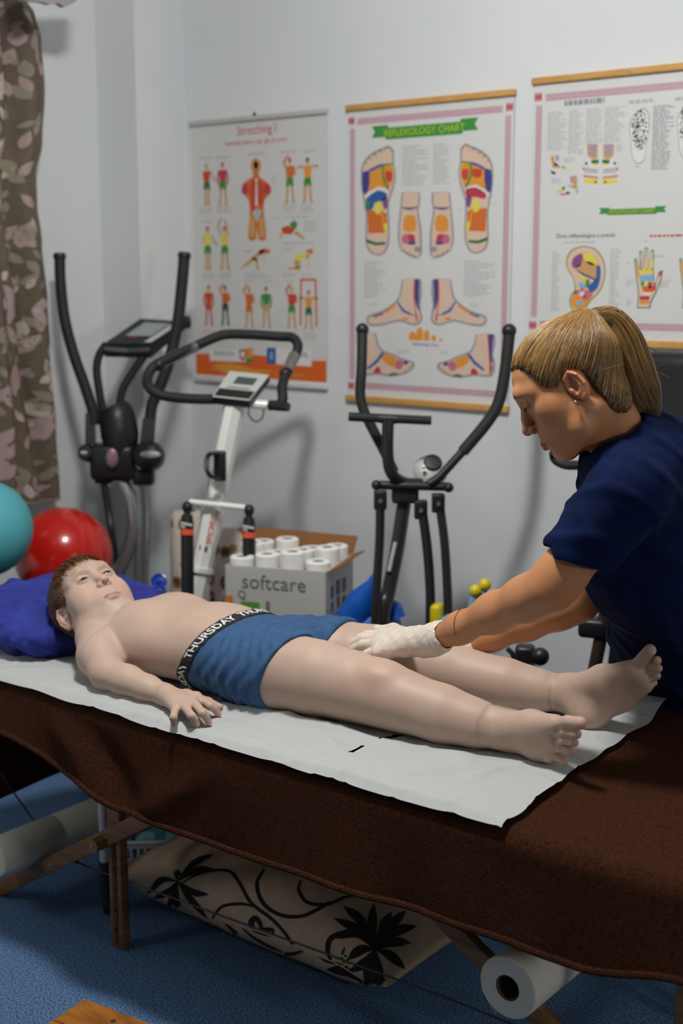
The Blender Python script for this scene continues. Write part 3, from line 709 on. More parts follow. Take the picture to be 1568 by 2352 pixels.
pp = T([(928,1155),(912,1260),(892,1360),(876,1440)], D+.01); e = Vector(pp[-1])
up = MB().tube([Vector(v) for v in pp]+[Vector((e.x-0.05, e.y-0.02, 0.06))], 0.024, n=16, smooth=5, ell=(1,0.75)).build('upright', mat('gunmetal', '#4b4a49', 0.3, metal=0.6), t)
st = MB(); st.tube(T([(908,1245,D-.018),(893,1312,D-.018)], D), 0.006, n=6); st.build('sticker', M_GREY, up)
MB().box((-2.2,2.78,0.03), (0.5,0.06,0.05), rz=0.2, bev=0.02).build('base_rail', M_BLKMETAL, t)
MB().box((-2.15,3.15,0.03), (0.42,0.06,0.05), rz=0.2, bev=0.02).build('base_rail', M_BLKMETAL, t)
MB().lathe((-2.17,3.05,0.24), [(0,0.045),(0.17,0.045),(0.19,0.025),(0.19,-0.025),(0.17,-0.045),(0,-0.045)], axis=(1,0.15,0), n=28).build('flywheel_cover', M_BLACK, t)

# ---- recumbent machine with black padded backrest, behind the therapist
t = thing('exercise_bike', (-1.35, 3.12, 0), 'black exercise bike with tall padded backrest behind the woman', 'exercise machine')
a0 = Vector(on(1482, 805, y=3.22)); 
M_VINYL = mat('black_vinyl', '#0c0d0e', 0.42, bump=0.08, bscale=500)
MB().box((a0.x+0.25, 3.22, a0.z-0.30), (0.50,0.09,0.60), bev=0.035).build('backrest', M_VINYL, t)
MB().box((a0.x+0.36, 3.06, 0.60), (0.40,0.30,0.09), bev=0.035).build('seat', M_VINYL, t)
MB().box((a0.x+0.25, 3.27, 0.55), (0.08,0.05,1.0), bev=0.01).build('seat_post', M_BLKMETAL, t)
MB().box((a0.x+0.2, 3.1, 0.03), (0.5,0.5,0.05), bev=0.02).build('base', M_BLKMETAL, t)
kn = MB(); 
for q in ((1447,775,.012),(1460,787,.015),(1453,782,.013)): kn.ball(on(q[0],q[1],y=3.24), q[2], n=14)
kn.tube([on(1456,784,y=3.24), (a0.x+0.06, 3.24, a0.z-0.03)], 0.008, n=10)
kn.build('adjusting_knob', M_BLACK, t)
hp = [on(*q, y=3.05) for q in ((1420,1088),(1345,1070),(1300,1068),(1278,1058),(1272,1046),(1282,1036))]
MB().tube(hp+[Vector(hp[-1])+Vector((0.05,0.12,0.01))], 0.0125, n=12, smooth=5).build('side_handle', M_FOAM, t)
MB().tube([hp[0], Vector(hp[0])+Vector((0.12,0.1,-0.25)), (a0.x+0.25,3.2,0.5)], 0.0125, n=10).build('handle_stay', M_BLKMETAL, t)
pq = [on(*q, y=2.95) for q in ((1392,1395),(1376,1480),(1358,1570))]
MB().tube([Vector(pq[0])+Vector((0.03,0.0,0.18))]+pq+[(pq[2][0]-0.1, 2.95, 0.05)], 0.017, n=12).build('front_post', mat('brown_reflection_metal', '#53413a', 0.35, metal=0.5), t)  # brown reflection on the post put into its colour
MB().tube([Vector(pq[0])+Vector((0.04,0.02,0.12)), Vector(pq[1])+Vector((0.035,0.02,0)), Vector(pq[2])+Vector((0.04,0.02,-0.05))], 0.014, n=12).build('front_post', M_BLACK, t)
MB().box(on(1362,1440,y=2.95), (0.07,0.06,0.05), rz=0.3, bev=0.012).build('post_clamp', M_BLACK, t)
MB().box((a0.x-0.05, 3.0, 0.1), (0.5,0.07,0.06), rz=0.25, bev=0.015).build('base_tube', M_BLKMETAL, t)
# small black hand bike on the floor between the bed and the machines
pb_ = Vector(on(1205,1525,y=2.82))
t = thing('pedal_exerciser', (pb_.x, pb_.y, 0), 'black pedal exerciser with round knob seen between the arms and the leg', 'exercise machine')
MB().box((pb_.x, pb_.y, pb_.z), (0.05,0.05,0.1), rz=0.5, bev=0.012).build('head_block', M_BLACK, t)
MB().ball(on(1240,1508,y=2.80), 0.023, n=18).build('tension_knob', M_BLACK, t)
MB().tube([on(1165,1490,y=2.82), on(1178,1505,y=2.82), on(1185,1545,y=2.82)], 0.007, n=8, smooth=4).build('crank_cable', M_BLACK, t)
MB().tube([on(1215,1540,y=2.80), on(1262,1568,y=2.78)], 0.02, n=10).build('crank_arm', M_BLACK, t)
MB().tube([(pb_.x,pb_.y,pb_.z), (pb_.x,pb_.y,0.05)], 0.018, n=10).build('stand', M_BLKMETAL, t)
MB().box((pb_.x,pb_.y,0.025), (0.36,0.3,0.045), bev=0.015).build('base', M_BLKMETAL, t)

# ---- exercise balls on a low black bench by the curtain
rb = P3(146, 1277, 4.22); rr_ = 0.1555
tb = P3(-38, 1214, 3.90); tr_ = 0.143
ztop = min(rb.z-rr_, tb.z-tr_)
bench = thing('low_bench', (-3.42, 2.42, 0), 'low black bench under the curtain holding the exercise balls', 'bench')
MB().box((rb.x-0.02, rb.y-0.16, ztop-0.03), (0.46,0.86,0.06), bev=0.02).build('seat_pad', M_VINYL, bench)
for dx in (-.18,.18):
    for dy in (-.3,.3): MB().tube([(rb.x-0.02+dx, rb.y-0.16+dy, 0.0), (rb.x-0.02+dx, rb.y-0.16+dy, ztop-0.05)], 0.018, n=10).build('leg', M_BLKMETAL, bench)
def gym_ball(c, r, m, label):
    t = thing('exercise_ball', (c.x, c.y, c.z-r), label, 'ball', 'exercise balls on the bench')
    mb = MB(); n = 56; k = 36; vs = []; fs = []
    for i in range(k+1):
        a = math.pi*i/k; rr = r*(1+0.004*math.cos(i*math.pi)*(1 if 6 < i < k-6 else 0))
        for j in range(n):
            q = 2*math.pi*j/n; vs.append(c+Vector((rr*math.sin(a)*math.cos(q), rr*math.sin(a)*math.sin(q), rr*math.cos(a))))
    for i in range(k):
        for j in range(n): fs.append((i*n+j, (i+1)*n+j, (i+1)*n+(j+1) % n, i*n+(j+1) % n))
    mb.add(vs, fs).build('ball_skin', m, t, angle=180)
    MB().lathe(c+Vector((0.2,-0.75,-0.63)).normalized()*r, [(0,0.002),(0.005,0.002),(0.007,0)], axis=(0.2,-0.75,-0.63), n=12).build('valve_plug', M_WHITE, t)
rb.z = max(rb.z, ztop+rr_*0.995)
gym_ball(rb, rr_, mat('red_vinyl', '#c01508', 0.22, coat=0.5), 'shiny red exercise ball beside the curtain')
gym_ball(tb, tr_, mat('teal_vinyl', '#4fa3ad', 0.5), 'matt pale teal exercise ball at the left edge in front of the red ball')

# ---- carton of paper rolls
A_, B_ = Vector(on(515,1298,z=0.70)), Vector(on(750,1314,z=0.70)); C_ = Vector(on(815,1272,z=0.70))
bxx = (B_-A_); WB = bxx.length; bxx.normalize(); byy = Vector((-bxx.y, bxx.x, 0)); DB = max(0.26, (C_-B_).dot(byy))
box = thing('carton', (A_.x, A_.y, 0), 'open printed carton packed with white paper rolls beside the stepper', 'box')
mCart = mat('printed_carton', '#bdbcb7', 0.6); mBrown = mat('brown_card', '#8a5c33', 0.8)
zb = 0.0; HB = 0.70
for nm, o_, ax_, W_, in_ in (('front_panel', A_, bxx, WB, byy), ('back_panel', A_+byy*DB, bxx, WB, -byy), ('side_panel', A_, byy, DB, bxx), ('side_panel', A_+bxx*WB, byy, DB, -bxx)):
    MB().prism([(0,0.002),(W_,0.002),(W_,HB),(0,HB)], ax_, (0,0,1), Vector((o_.x,o_.y,0)), 0.004, az=in_).build(nm, mCart, box, smooth=False)
MB().prism([(0.004,0),(WB-0.004,0),(WB-0.004,DB),(0.004,DB)], bxx, byy, Vector((A_.x,A_.y,0.003)), 0.004, az=(0,0,1)).build('bottom_panel', mBrown, box, smooth=False)
MB().prism([(0,0),(WB,0),(WB+0.01,0.055),(-0.01,0.065)], bxx, (byy*0.35+Vector((0,0,0.94))).normalized(), A_+byy*DB, 0.004).build('flap', mBrown, box, smooth=False)
MB().prism([(0,0),(DB,0),(DB,0.04),(0.05,0.03)], byy, (bxx*0.8+Vector((0,0,0.3))).normalized(), A_+bxx*WB, 0.004).build('flap', mBrown, box, smooth=False)
tx = MB(); fo = -byy
put_text(tx, 'softcare', 0.062, A_+bxx*0.155+Vector((0,0,-0.045))+fo*0.002, bxx, (0,0,1)); put_text(tx, 'Q', 0.034, A_+bxx*0.055+Vector((0,0,-0.085))+fo*0.002, bxx, (0,0,1))
tx.build('lettering', mat('grey_lettering', '#6f6f6b', 0.6), box, smooth=False)
def patch(o_, ax_, x0, x1, z0, z1, m_, nm='printed_patch', nn=None):
    MB().prism([(x0,z0),(x1,z0),(x1,z1),(x0,z1)], ax_, (0,0,1), Vector((o_.x,o_.y,0))+nn*0.0015, 0.001, az=nn).build(nm, m_, box, smooth=False)
patch(A_, bxx, 0.006, 0.026, 0.52, 0.61, mat('orange_print2', '#d67a1d', 0.6), nn=fo)
patch(A_, bxx, 0.052, 0.11, 0.50, 0.595, mat('green_print', '#5c9440', 0.6), nn=fo)
patch(A_, bxx, 0.13, 0.142, 0.50, 0.60, mat('grey_lettering', '#6f6f6b', 0.6), nn=fo)
sd = A_+bxx*WB
for k, (yy, zz, s_) in enumerate(((.05,.63,.018),(.05,.585,.014),(.05,.54,.02),(.11,.63,.022),(.11,.585,.016),(.11,.535,.024),(.17,.625,.02),(.17,.57,.02),(.17,.52,.018))):
    patch(sd, byy, yy-s_*.7, yy+s_*.7, zz-s_, zz+s_, mat('icon_print', '#545a66', 0.6), 'printed_icon', nn=bxx)
roll_proto = None
nx_, ny_ = 4, 3
for i in range(nx_):
    for j in range(ny_):
        c = A_+bxx*((i+0.5)*WB/nx_)+byy*((j+0.5)*DB/ny_); r_ = min(WB/nx_, DB/ny_)*0.455
        row = ('front', 'middle', 'back')[j]; cnt = ('first', 'second', 'third', 'fourth')[i]
        lab = 'white paper roll standing in the carton, %s from the left in the %s row' % (cnt, row)
        lift = 0.012*((i*7+j*5) % 3)
        if roll_proto is None:
            t = thing('toilet_roll', (c.x, c.y, 0.62), lab, 'paper roll', 'rolls packed in the carton')
            MB().lathe((c.x,c.y,0.62), [(0.017,0.0),(r_,0.0),(r_,0.098),(r_-0.004,0.102),(0.018,0.102),(0.017,0.098),(0.017,0.0)], n=28).build('winding', M_TISSUE, t)
            MB().lathe((c.x,c.y,0.62), [(0.0165,0.002),(0.0165,0.1),(0.0155,0.1),(0.0155,0.002)], n=20).build('core', mat('roll_core', '#8d8272', 0.9), t)
            roll_proto = t
        else: t = copy_tree(roll_proto); t['label'] = lab
        t.location = (c.x, c.y, 0.62+lift)
MB().prism([(0.006,0.006),(WB-0.006,0.006),(WB-0.006,DB-0.006),(0.006,DB-0.006)], bxx, byy, Vector((A_.x,A_.y,0.610)), 0.008, az=(0,0,1)).build('inner_layer', mBrown, box, smooth=False)

# ---- patterned upright cushions against the wall behind the stepper
def pattern_mat(name, base, blob, blob2, scale):
    if name in _mats: return _mats[name]
    m = bpy.data.materials.new(name); m.use_nodes = True; nt = m.node_tree; b = nt.nodes['Principled BSDF']; b.inputs['Roughness'].default_value = 0.9
    tc = nt.nodes.new('ShaderNodeTexCoord'); mp = nt.nodes.new('ShaderNodeMapping'); mp.inputs['Scale'].default_value = scale
    nt.links.new(tc.outputs['Object'], mp.inputs['Vector'])
    v = nt.nodes.new('ShaderNodeTexVoronoi'); v.inputs['Scale'].default_value = 1.0; v.inputs['Randomness'].default_value = 0.55
    nt.links.new(mp.outputs['Vector'], v.inputs['Vector'])
    n = nt.nodes.new('ShaderNodeTexNoise'); n.inputs['Scale'].default_value = 3.0; nt.links.new(mp.outputs['Vector'], n.inputs['Vector'])
    ad = nt.nodes.new('ShaderNodeMath'); ad.operation = 'MULTIPLY_ADD'; ad.inputs[1].default_value = 0.35; nt.links.new(n.outputs['Fac'], ad.inputs[0]); nt.links.new(v.outputs['Distance'], ad.inputs[2])
    r = nt.nodes.new('ShaderNodeValToRGB'); r.color_ramp.interpolation = 'CONSTANT'
    e = r.color_ramp.elements; e[0].position = 0; e[0].color = lin(base); e[1].position = 0.33; e[1].color = lin(blob)
    for pos, c_ in ((0.50, blob2), (0.62, base)):
        q = e.new(pos); q.color = lin(c_)
    nt.links.new(ad.outputs[0], r.inputs['Fac']); nt.links.new(r.outputs['Color'], b.inputs['Base Color'])
    _mats[name] = m; return m
M_IKAT = pattern_mat('brown_rosette_fabric', '#c9bfb4', '#5c3327', '#8f7455', (17, 17, 17))
def panel(px0, py0, px1, d, label, zb):
    a, b = P3(px0,py0,d), P3(px1,py0,d); ax_ = (b-a); ax_.z = 0; W_ = ax_.length; ax_.normalize(); h_ = a.z-zb
    c = (a+b)/2; c.z = zb+h_/2
    vs, fs = pillow_mesh((0,0,0), (W_, h_, 0.10), 0, p=0.3, seed=7.0, amp=0.003)
    R = Matrix((ax_, Vector((0,0,1)), ax_.cross(Vector((0,0,1))))).transposed()
    o = MB().add([R @ v + c for v in vs], fs).build('seat_cushion', M_IKAT, angle=180)
    tag(o, label, 'cushion', 'patterned cushions behind the stepper')
panel(388,1170,470,4.42,'tall brown rosette cushion standing left of the stepper post', 0.05)
panel(478,1212,604,4.36,'lower brown rosette cushion standing between stepper post and carton', 0.05)

# ---- blue hopper toy and mallet toy near the middle machine
hc = Vector(on(845,1420,y=2.98))
mHop = mat('blue_rubber', '#0f57b8', 0.4)
t = thing('hopper_toy', (hc.x, hc.y, 0), 'bright blue rubber hopper toy beside the carton', 'toy')
MB().ball((hc.x, hc.y, hc.z-0.05), 0.12, n=28, sc=(0.85,0.85,0.98)).build('body', mHop, t)
MB().tube([on(815,1420,y=2.93), on(835,1380,y=2.93), on(856,1342,y=2.93), on(862,1322,y=2.93)], [0.055,0.045,0.02,0.012], n=16, smooth=5).build('ear', mHop, t)
MB().tube([on(880,1420,y=2.98), on(900,1395,y=2.98), on(908,1420,y=2.98)], [0.03,0.025,0.03], n=16, smooth=5).build('ear', mHop, t)
MB().tube([(hc.x,hc.y,0.0),(hc.x,hc.y,hc.z-0.12)], [0.085,0.07], n=24).build('base', mHop, t)
bb = Vector(on(1060,1440,y=2.98)); mLB = mat('light_blue_plastic', '#8db4d6', 0.4); mYe = mat('yellow_plastic', '#d9c41a', 0.35)
t = thing('toy_stand', (bb.x, bb.y, 0), 'light blue and yellow plastic toy stand behind the dark elliptical', 'toy')
MB().box((bb.x, bb.y, bb.z-0.045), (0.13,0.10,0.15), rz=0.3, bev=0.03).build('tray', mLB, t)
MB().box((bb.x, bb.y, (bb.z-0.12)/2), (0.1,0.1,bb.z-0.12), rz=0.3, bev=0.02).build('pedestal', mLB, t)
MB().box(on(1003,1415,y=2.96), (0.03,0.05,0.07), rz=0.3, bev=0.01).build('corner_block', mYe, t)
for k, (a, b, lab) in enumerate((((1091,1357),(1078,1425),'nearer light blue mallet with yellow ball end'), ((1113,1343),(1098,1410),'taller light blue mallet with yellow ball end'))):
    q = on(a[0],a[1],y=2.98+0.02*k); s_ = on(b[0],b[1],y=2.98+0.02*k)
    t = thing('toy_mallet', s_, lab+' standing in the toy stand', 'toy', 'mallets in the toy stand')
    MB().ball(q, 0.0175, n=18).build('ball_end', mYe, t)
    MB().tube([q, s_, Vector(s_)+(Vector(s_)-Vector(q))*0.3], [0.011,0.0135,0.0135], n=14).build('handle', mLB, t)

# ---- curtain on the left wall
edge = [(0,60),(30,80),(90,94),(200,99),(330,90),(400,74),(470,76),(560,88),(700,104),(800,111),(1000,126),(1140,136)]
CX = -3.60
def cedge(py): return interp([(a, b) for a, b in edge], py)
ctab = []
for py in range(-200, 1145, 12):
    p = on(cedge(max(py, 0)), py, x=CX); ctab.append((p[2], p[1]))
ctab.sort()
def curt(u, v):
    z = ctab[0][0]+v*(2.45-ctab[0][0]); ye = interp(ctab, z); y0 = 1.95
    y = y0+(ye-y0)*u
    wv = 26.0/(ye-y0)*0.9
    x = CX+0.028*math.sin((u*34)+0.8*math.sin(z*3))+0.012*math.sin(u*71+z*2)
    x += 0.012*nz((y*6, z*1.5, 0), 1, 3.)
    # deep dark fold
    k = u-(0.90+0.03*math.sin(z*2.2)); x -= 0.03*math.exp(-(k/0.012)**2)
    return (max(x, XR+0.008), y, z+0.006*math.sin(u*40)*(1-v))
ct = thing('curtain', (CX, 2.5, ctab[0][0]), 'gathered brown curtain with pale leaf print at the left edge', 'curtain')
MB().grid(curt, 220, 110).build('drape', mat('olive_brown_cloth', '#6b5f50', 0.95, col2='#62574a', nscale=40, bump=0.15, bscale=500), ct, angle=180)
rl = random.Random(12)
def leaf_print(u, v, L, wd, ang, mb):   # a printed leaf that follows the folds
    ca, sa = math.cos(ang), math.sin(ang); rows = []
    for k in range(9):
        t = k/8; hw = wd*math.sin(math.pi*min(1, t*1.02))**0.8*(1-0.35*t); row = []
        for q in (-1, -.4, .4, 1):
            a = (t-.5)*L; b = q*hw; du = (a*ca-b*sa)/0.95; dv = (a*sa+b*ca)/1.62
            uu, vv = u+du, v+dv
            if not (0.002 < uu < 0.998 and 0.004 < vv < 0.996): return
            p = Vector(curt(uu, vv)); px_ = Vector(curt(uu+.002, vv))-p; pz_ = Vector(curt(uu, vv+.002))-p
            n = px_.cross(pz_).normalized(); n = n if n.x > 0 else -n
            row.append(p+n*0.0016)
        rows.append(row)
    for r0, r1 in zip(rows, rows[1:]):
        for k in range(3): mb.add([r0[k], r1[k], r1[k+1], r0[k+1]], [(0,1,2,3)])
for nm, cn, num, Ls in (('rose_leaf_print', '#a8928e', 210, (.05, .09)), ('sage_leaf_print', '#8b8674', 260, (.03, .06)), ('pale_leaf_print', '#bcaea6', 90, (.04, .07))):
    mb = MB()
    for k in range(num):
        L_ = rl.uniform(*Ls); leaf_print(rl.uniform(.35, 1.0), rl.random(), L_, L_*rl.uniform(.22, .36), rl.uniform(0.4, 2.6), mb)
    mb.build(nm, mat(nm, cn, 0.95), ct, angle=180, fixn=False)['kind'] = 'stuff'
MB().tube([curt(i/160, 0.0) for i in range(161)], 0.004, n=6).build('hem', mat('curtain_hem', '#8d8078', 0.9), ct)
vx = [on(x, y, x=-3.40) for x, y in ((30,-60),(170,-60),(166,4),(150,14),(138,18),(125,9),(105,12),(85,6),(62,4),(45,2))]
vl = MB().prism([(p[1], p[2]) for p in vx], (0,1,0), (0,0,1), (-3.40,0,0), 0.02, az=(1,0,0)).build('valance', mat('rose_grey_lace', '#a19a9b', 0.9), smooth=False)
tag(vl, 'scalloped rose grey valance edge at the top left', 'valance')
# ================================================================== posters on the back wall
YP = YW-0.006
def W2(px, py):   # photograph pixel -> (x, z) on the wall
    p = on(px, py, y=YP); return (p[0], p[2])
def flat_col(name, c): return mat('print_'+name, c, 0.6)
PR = dict(skin='#d9bda9', orange='#dd9334', dorange='#cf6a2a', red='#c4452c', crimson='#b8344c', rose='#c06a80', blue='#2b5aa0', navy='#3f3f86', green='#3d8a3a', dgreen='#1f6b3a', teal='#2f7f6a', yellow='#ddd052',
          grey='#8f9398', lgrey='#b4b6b9', dark='#3b3b40', pink='#b88da0', magenta='#b8507e', white='#dcdcda', banner='#3c8d3a', letter='#b7c832', olive='#8d8f4a', lilac='#a391ad', sky='#7fb0cf', tan='#c79a63', brown='#6a4a34', orangeb='#d8601c', violet='#7d4f86')
class Poster:
    def __init__(s, name, label, tl, tr, bl, br, base='#d4d5d3', thick=0.0022):
        xs = [W2(*tl), W2(*tr), W2(*bl), W2(*br)]
        s.x0 = (xs[0][0]+xs[2][0])/2; s.x1 = (xs[1][0]+xs[3][0])/2; s.z1 = (xs[0][1]+xs[1][1])/2; s.z0 = (xs[2][1]+xs[3][1])/2
        s.t = thing(name, ((s.x0+s.x1)/2, YW-0.004, s.z0), label, 'poster'); s.layers = {}; s.n = 0
        MB().box(((s.x0+s.x1)/2, YW-0.005, (s.z0+s.z1)/2), (s.x1-s.x0, thick, s.z1-s.z0)).build('sheet', mat('poster_sheet_'+base, base, 0.45), s.t, smooth=False)
    def add(s, part, colr, pts, lift=1):   # polygon in wall metres
        s.layers.setdefault((part, colr, lift), []).append(pts)
    def flush(s):
        for (part, colr, lift), polys in s.layers.items():
            bm = bmesh.new()
            for P in polys:
                vs = [bm.verts.new((x, YW-0.0062-0.00022*lift, z)) for x, z in P]
                try: bm.faces.new(vs)
                except ValueError: pass
            for f in bm.faces: f.normal_update()
            bmesh.ops.triangulate(bm, faces=[f for f in bm.faces if len(f.verts) > 4])
            for f in bm.faces:
                f.normal_update()
                if f.normal.y > 0: f.normal_flip()
            me = bpy.data.meshes.new(part); bm.to_mesh(me); bm.free(); me.materials.append(flat_col(colr, PR[colr]))
            o = bpy.data.objects.new(part, me); COL.objects.link(o); o.parent = s.t; o.matrix_parent_inverse = Matrix.Translation(-Vector(s.t.location)); o['kind'] = 'stuff'
    def text(s, part, txt, colr, o, size, ang=0.0, align='CENTER', sx=1.0, lift=3):
        mb = MB(); ax = Vector((math.cos(ang), 0, math.sin(ang))); put_text(mb, txt, size, (o[0], YW-0.0062-0.00022*lift, o[1]), ax, Vector((-math.sin(ang), 0, math.cos(ang))), align=align, sx=sx)
        mb.build(part, flat_col(colr, PR[colr]), s.t, smooth=False)['kind'] = 'stuff'
    def rod(s, z, h, m, nm, ov=0.004):
        MB().box(((s.x0+s.x1)/2, YW-0.0085, z), (s.x1-s.x0+2*ov, 0.016, h), bev=0.003).build(nm, m, s.t)
def ellp(c, rx, ry, n=20, a=0.0): return [(c[0]+rx*math.cos(t)*math.cos(a)-ry*math.sin(t)*math.sin(a), c[1]+rx*math.cos(t)*math.sin(a)+ry*math.sin(t)*math.cos(a)) for t in [2*math.pi*k/n for k in range(n)]]
def rect(x0, z0, x1, z1): return [(x0, z0), (x1, z0), (x1, z1), (x0, z1)]
def smooth2(pts, n=4):
    P = smooth_path([(p[0], p[1], 0) for p in list(pts)+[pts[0]]], n)[:-1]; return [(p.x, p.y) for p in P]
def stroke(path, w):
    P = [Vector((x, z, 0)) for x, z in path]; q = []
    for i in range(len(P)-1):
        d = (P[i+1]-P[i]); d = Vector((-d.y, d.x, 0)).normalized()*w/2; e = (P[i+1]-P[i]).normalized()*w*0.2
        q.append([((P[i]-e+d).x, (P[i]-e+d).y), ((P[i+1]+e+d).x, (P[i+1]+e+d).y), ((P[i+1]+e-d).x, (P[i+1]+e-d).y), ((P[i]-e-d).x, (P[i]-e-d).y)])
    return q
def lines(p, x0, z1, x1, z0, n, colr='grey', seed=1, full=0.45):   # a block of small print
    rnd = random.Random(seed); h = (z1-z0)/n
    for k in range(n):
        L = (x1-x0)*(full+(1-full)*rnd.random()); zz = z1-k*h; x = x0
        while x < x0+L:
            wl = min(0.006+0.016*rnd.random(), x0+L-x); p.add('small_print', colr, rect(x, zz-h*0.62, x+wl, zz-h*0.12)); x += wl+0.0028
def figure(p, c, h, top, shorts, skin='tan', pose=0, hair='brown', legs=None):
    """little exercise figure: c = (x, z of feet), h = height"""
    x, z = c; k = h
    legs = legs or skin
    sp = 0.10 if pose != 2 else 0.05
    for q in (-1, 1):
        for w_ in stroke([(x+q*.05*k, z+.48*k), (x+q*(sp)*k, z+.02*k)], .065*k): p.add('figure_legs', legs, w_)
        p.add('figure_legs', legs, ellp((x+q*(sp+.02)*k, z+.012*k), .045*k, .016*k, 8))
    p.add('figure_body', top, [(x-.125*k, z+.80*k), (x+.125*k, z+.80*k), (x+.085*k, z+.52*k), (x-.085*k, z+.52*k)], 2)
    p.add('figure_shorts', shorts, [(x-.09*k, z+.55*k), (x+.09*k, z+.55*k), (x+.115*k, z+.37*k), (x+.02*k, z+.37*k), (x, z+.44*k), (x-.02*k, z+.37*k), (x-.115*k, z+.37*k)], 3)
    p.add('figure_head', skin, ellp((x, z+.905*k), .05*k, .065*k, 12), 2); p.add('figure_hair', hair, ellp((x, z+.94*k), .052*k, .04*k, 10), 3)
    p.add('figure_head', skin, rect(x-.02*k, z+.79*k, x+.02*k, z+.87*k), 1)
    arms = {0: [[(-.12,.78),(-.16,.62),(-.13,.48)], [(.12,.78),(.16,.62),(.13,.48)]], 1: [[(-.12,.78),(-.17,.90),(-.05,1.02)], [(.12,.78),(.15,.64),(.05,.60)]],
            2: [[(-.12,.78),(-.10,.62),(.06,.60)], [(.12,.78),(.22,.62),(.30,.56)]], 3: [[(-.12,.78),(-.20,1.0),(-.10,1.15)], [(.12,.78),(.06,1.0),(.02,1.12)]], 4: [[(-.12,.78),(-.26,.80),(-.3,.75)], [(.12,.78),(.26,.80),(.3,.75)]]}[pose]
    for a in arms:
        for w_ in stroke([(x+u*k, z+v*k) for u, v in a], .05*k): p.add('figure_arms', skin if pose in (3, 4, 2) else top, w_, 1)

# ---- stretching chart
def c2(x, y): return W2(400+x*400/1344, 220+y*400/1344)
p = Poster('wall_poster', 'stretching exercise chart with orange footer and grey plastic rods', (437,285), (748,256), (452,868), (752,886), base='#cfcfcc')
p.rod(p.z1, 0.017, mat('grey_rod', '#b8b8b3', 0.4), 'top_rod'); p.rod(p.z0-0.002, 0.02, mat('pale_rod', '#d3d2cd', 0.4), 'bottom_rod')
MB().lathe(((p.x0+p.x1)/2, YW-0.012, p.z1+0.012), [(0.006,0),(0.006,0.004),(0.003,0.006),(0,0.006)], axis=(0,-1,0), n=12).build('hanger', M_BLKMETAL, p.t)
p.text('title', 'Stretching I', 'red', c2(635,262), 0.043, sx=0.92); p.text('subtitle', 'Exerciții pentru cap, gât și umeri', 'red', c2(630,352), 0.0215, sx=1.0)
for (x, yt, yb, top, sh, pose, legs, hair) in [(255,515,845,'red','dgreen',2,'tan','tan'),(378,505,850,'crimson','green',0,'tan','crimson'),(893,470,830,'dorange','green',1,'tan','red'),(1030,470,825,'orange','green',4,'tan','dark'),
        (262,1000,1345,'yellow','green',2,'tan','red'),(393,1000,1345,'yellow','green',3,'tan','red'),(270,1455,1775,'red','red',0,'rose','red'),(397,1460,1775,'dorange','dark',1,'dgreen','dark'),
        (580,1465,1790,'dorange','dorange',1,'tan','orange'),(712,1465,1785,'green','tan',0,'tan','brown'),(908,1465,1795,'red','green',1,'tan','orange'),(1038,1495,1805,'orange','dgreen',4,'tan','red')]:
    a, b = c2(x, yt), c2(x, yb); figure(p, (b[0], b[1]), a[1]-b[1], top, sh, pose=pose, legs=legs, hair=hair)
fr_ = [c2(975,1770), c2(978,1420), c2(1090,1420), c2(1098,1780)]
for w_ in stroke(fr_, 0.008): p.add('doorway_frame', 'dorange', w_)
# big muscle figure, back view
tor = smooth2([c2(*q) for q in [(628,480),(600,500),(592,545),(605,590),(608,625),(560,655),(525,690),(520,745),(545,770),(572,800),(582,870),(580,960),(572,1105),(632,1105),(640,960),(648,1105),(708,1105),(700,960),(690,880),(700,800),(728,770),(748,735),(738,690),(700,655),(655,625),(655,590),(668,545),(660,500)]], 2)
p.add('muscle_figure', 'dorange', tor)
for q, cn in [([(525,690),(560,670),(575,740),(545,765),(522,745)], 'crimson'), ([(740,690),(705,670),(690,740),(725,765),(748,740)], 'crimson'), ([(608,640),(630,660),(625,880),(600,890),(590,780),(580,700)], 'red'), ([(655,640),(640,660),(645,830),(680,860),(690,780),(695,700)], 'red'),
              ([(605,500),(655,500),(660,540),(650,575),(612,575),(600,540)], 'tan'), ([(612,510),(648,510),(645,565),(618,565)], 'yellow'), ([(625,640),(643,640),(643,850),(625,850)], 'white'), ([(600,900),(640,870),(680,890),(665,930),(640,980),(615,930)], 'lgrey'),
              ([(585,920),(620,960),(622,1090),(580,1090)], 'tan'), ([(655,960),(695,920),(700,1090),(658,1090)], 'tan')]:
    p.add('muscle_detail', cn, [c2(*k) for k in q], 2)
# floor exercises
for q, cn in [([(500,1345),(600,1245),(660,1195),(700,1180),(690,1205),(620,1270),(560,1315)], 'tan'), ([(605,1240),(650,1265),(635,1280),(600,1255)], 'green'), ([(650,1195),(690,1180),(740,1185),(735,1215),(690,1215),(660,1230)], 'dorange'), ([(640,1260),(655,1340),(640,1345),(625,1270)], 'tan'), ([(700,1200),(710,1300),(695,1300),(685,1210)], 'skin'),
              ([(825,1020),(880,1000),(930,1030),(900,1070),(840,1065)], 'red'), ([(890,985),(930,960),(950,985),(940,1030),(905,1020)], 'green'), ([(900,1040),(960,1050),(1010,1105),(1000,1110),(940,1075)], 'tan'), ([(825,1060),(840,1060),(825,1100),(812,1100)], 'tan'),
              ([(925,1240),(1010,1205),(1040,1240),(990,1265),(940,1280)], 'yellow'), ([(1010,1200),(1050,1180),(1078,1195),(1055,1225)], 'dorange'), ([(925,1270),(970,1275),(975,1335),(930,1325)], 'tan'), ([(875,1325),(970,1320),(970,1340),(880,1340)], 'orange'), ([(1020,1230),(1040,1230),(1050,1340),(1030,1340)], 'skin')]:
    p.add('floor_exercise', cn, [c2(*k) for k in q], 2)
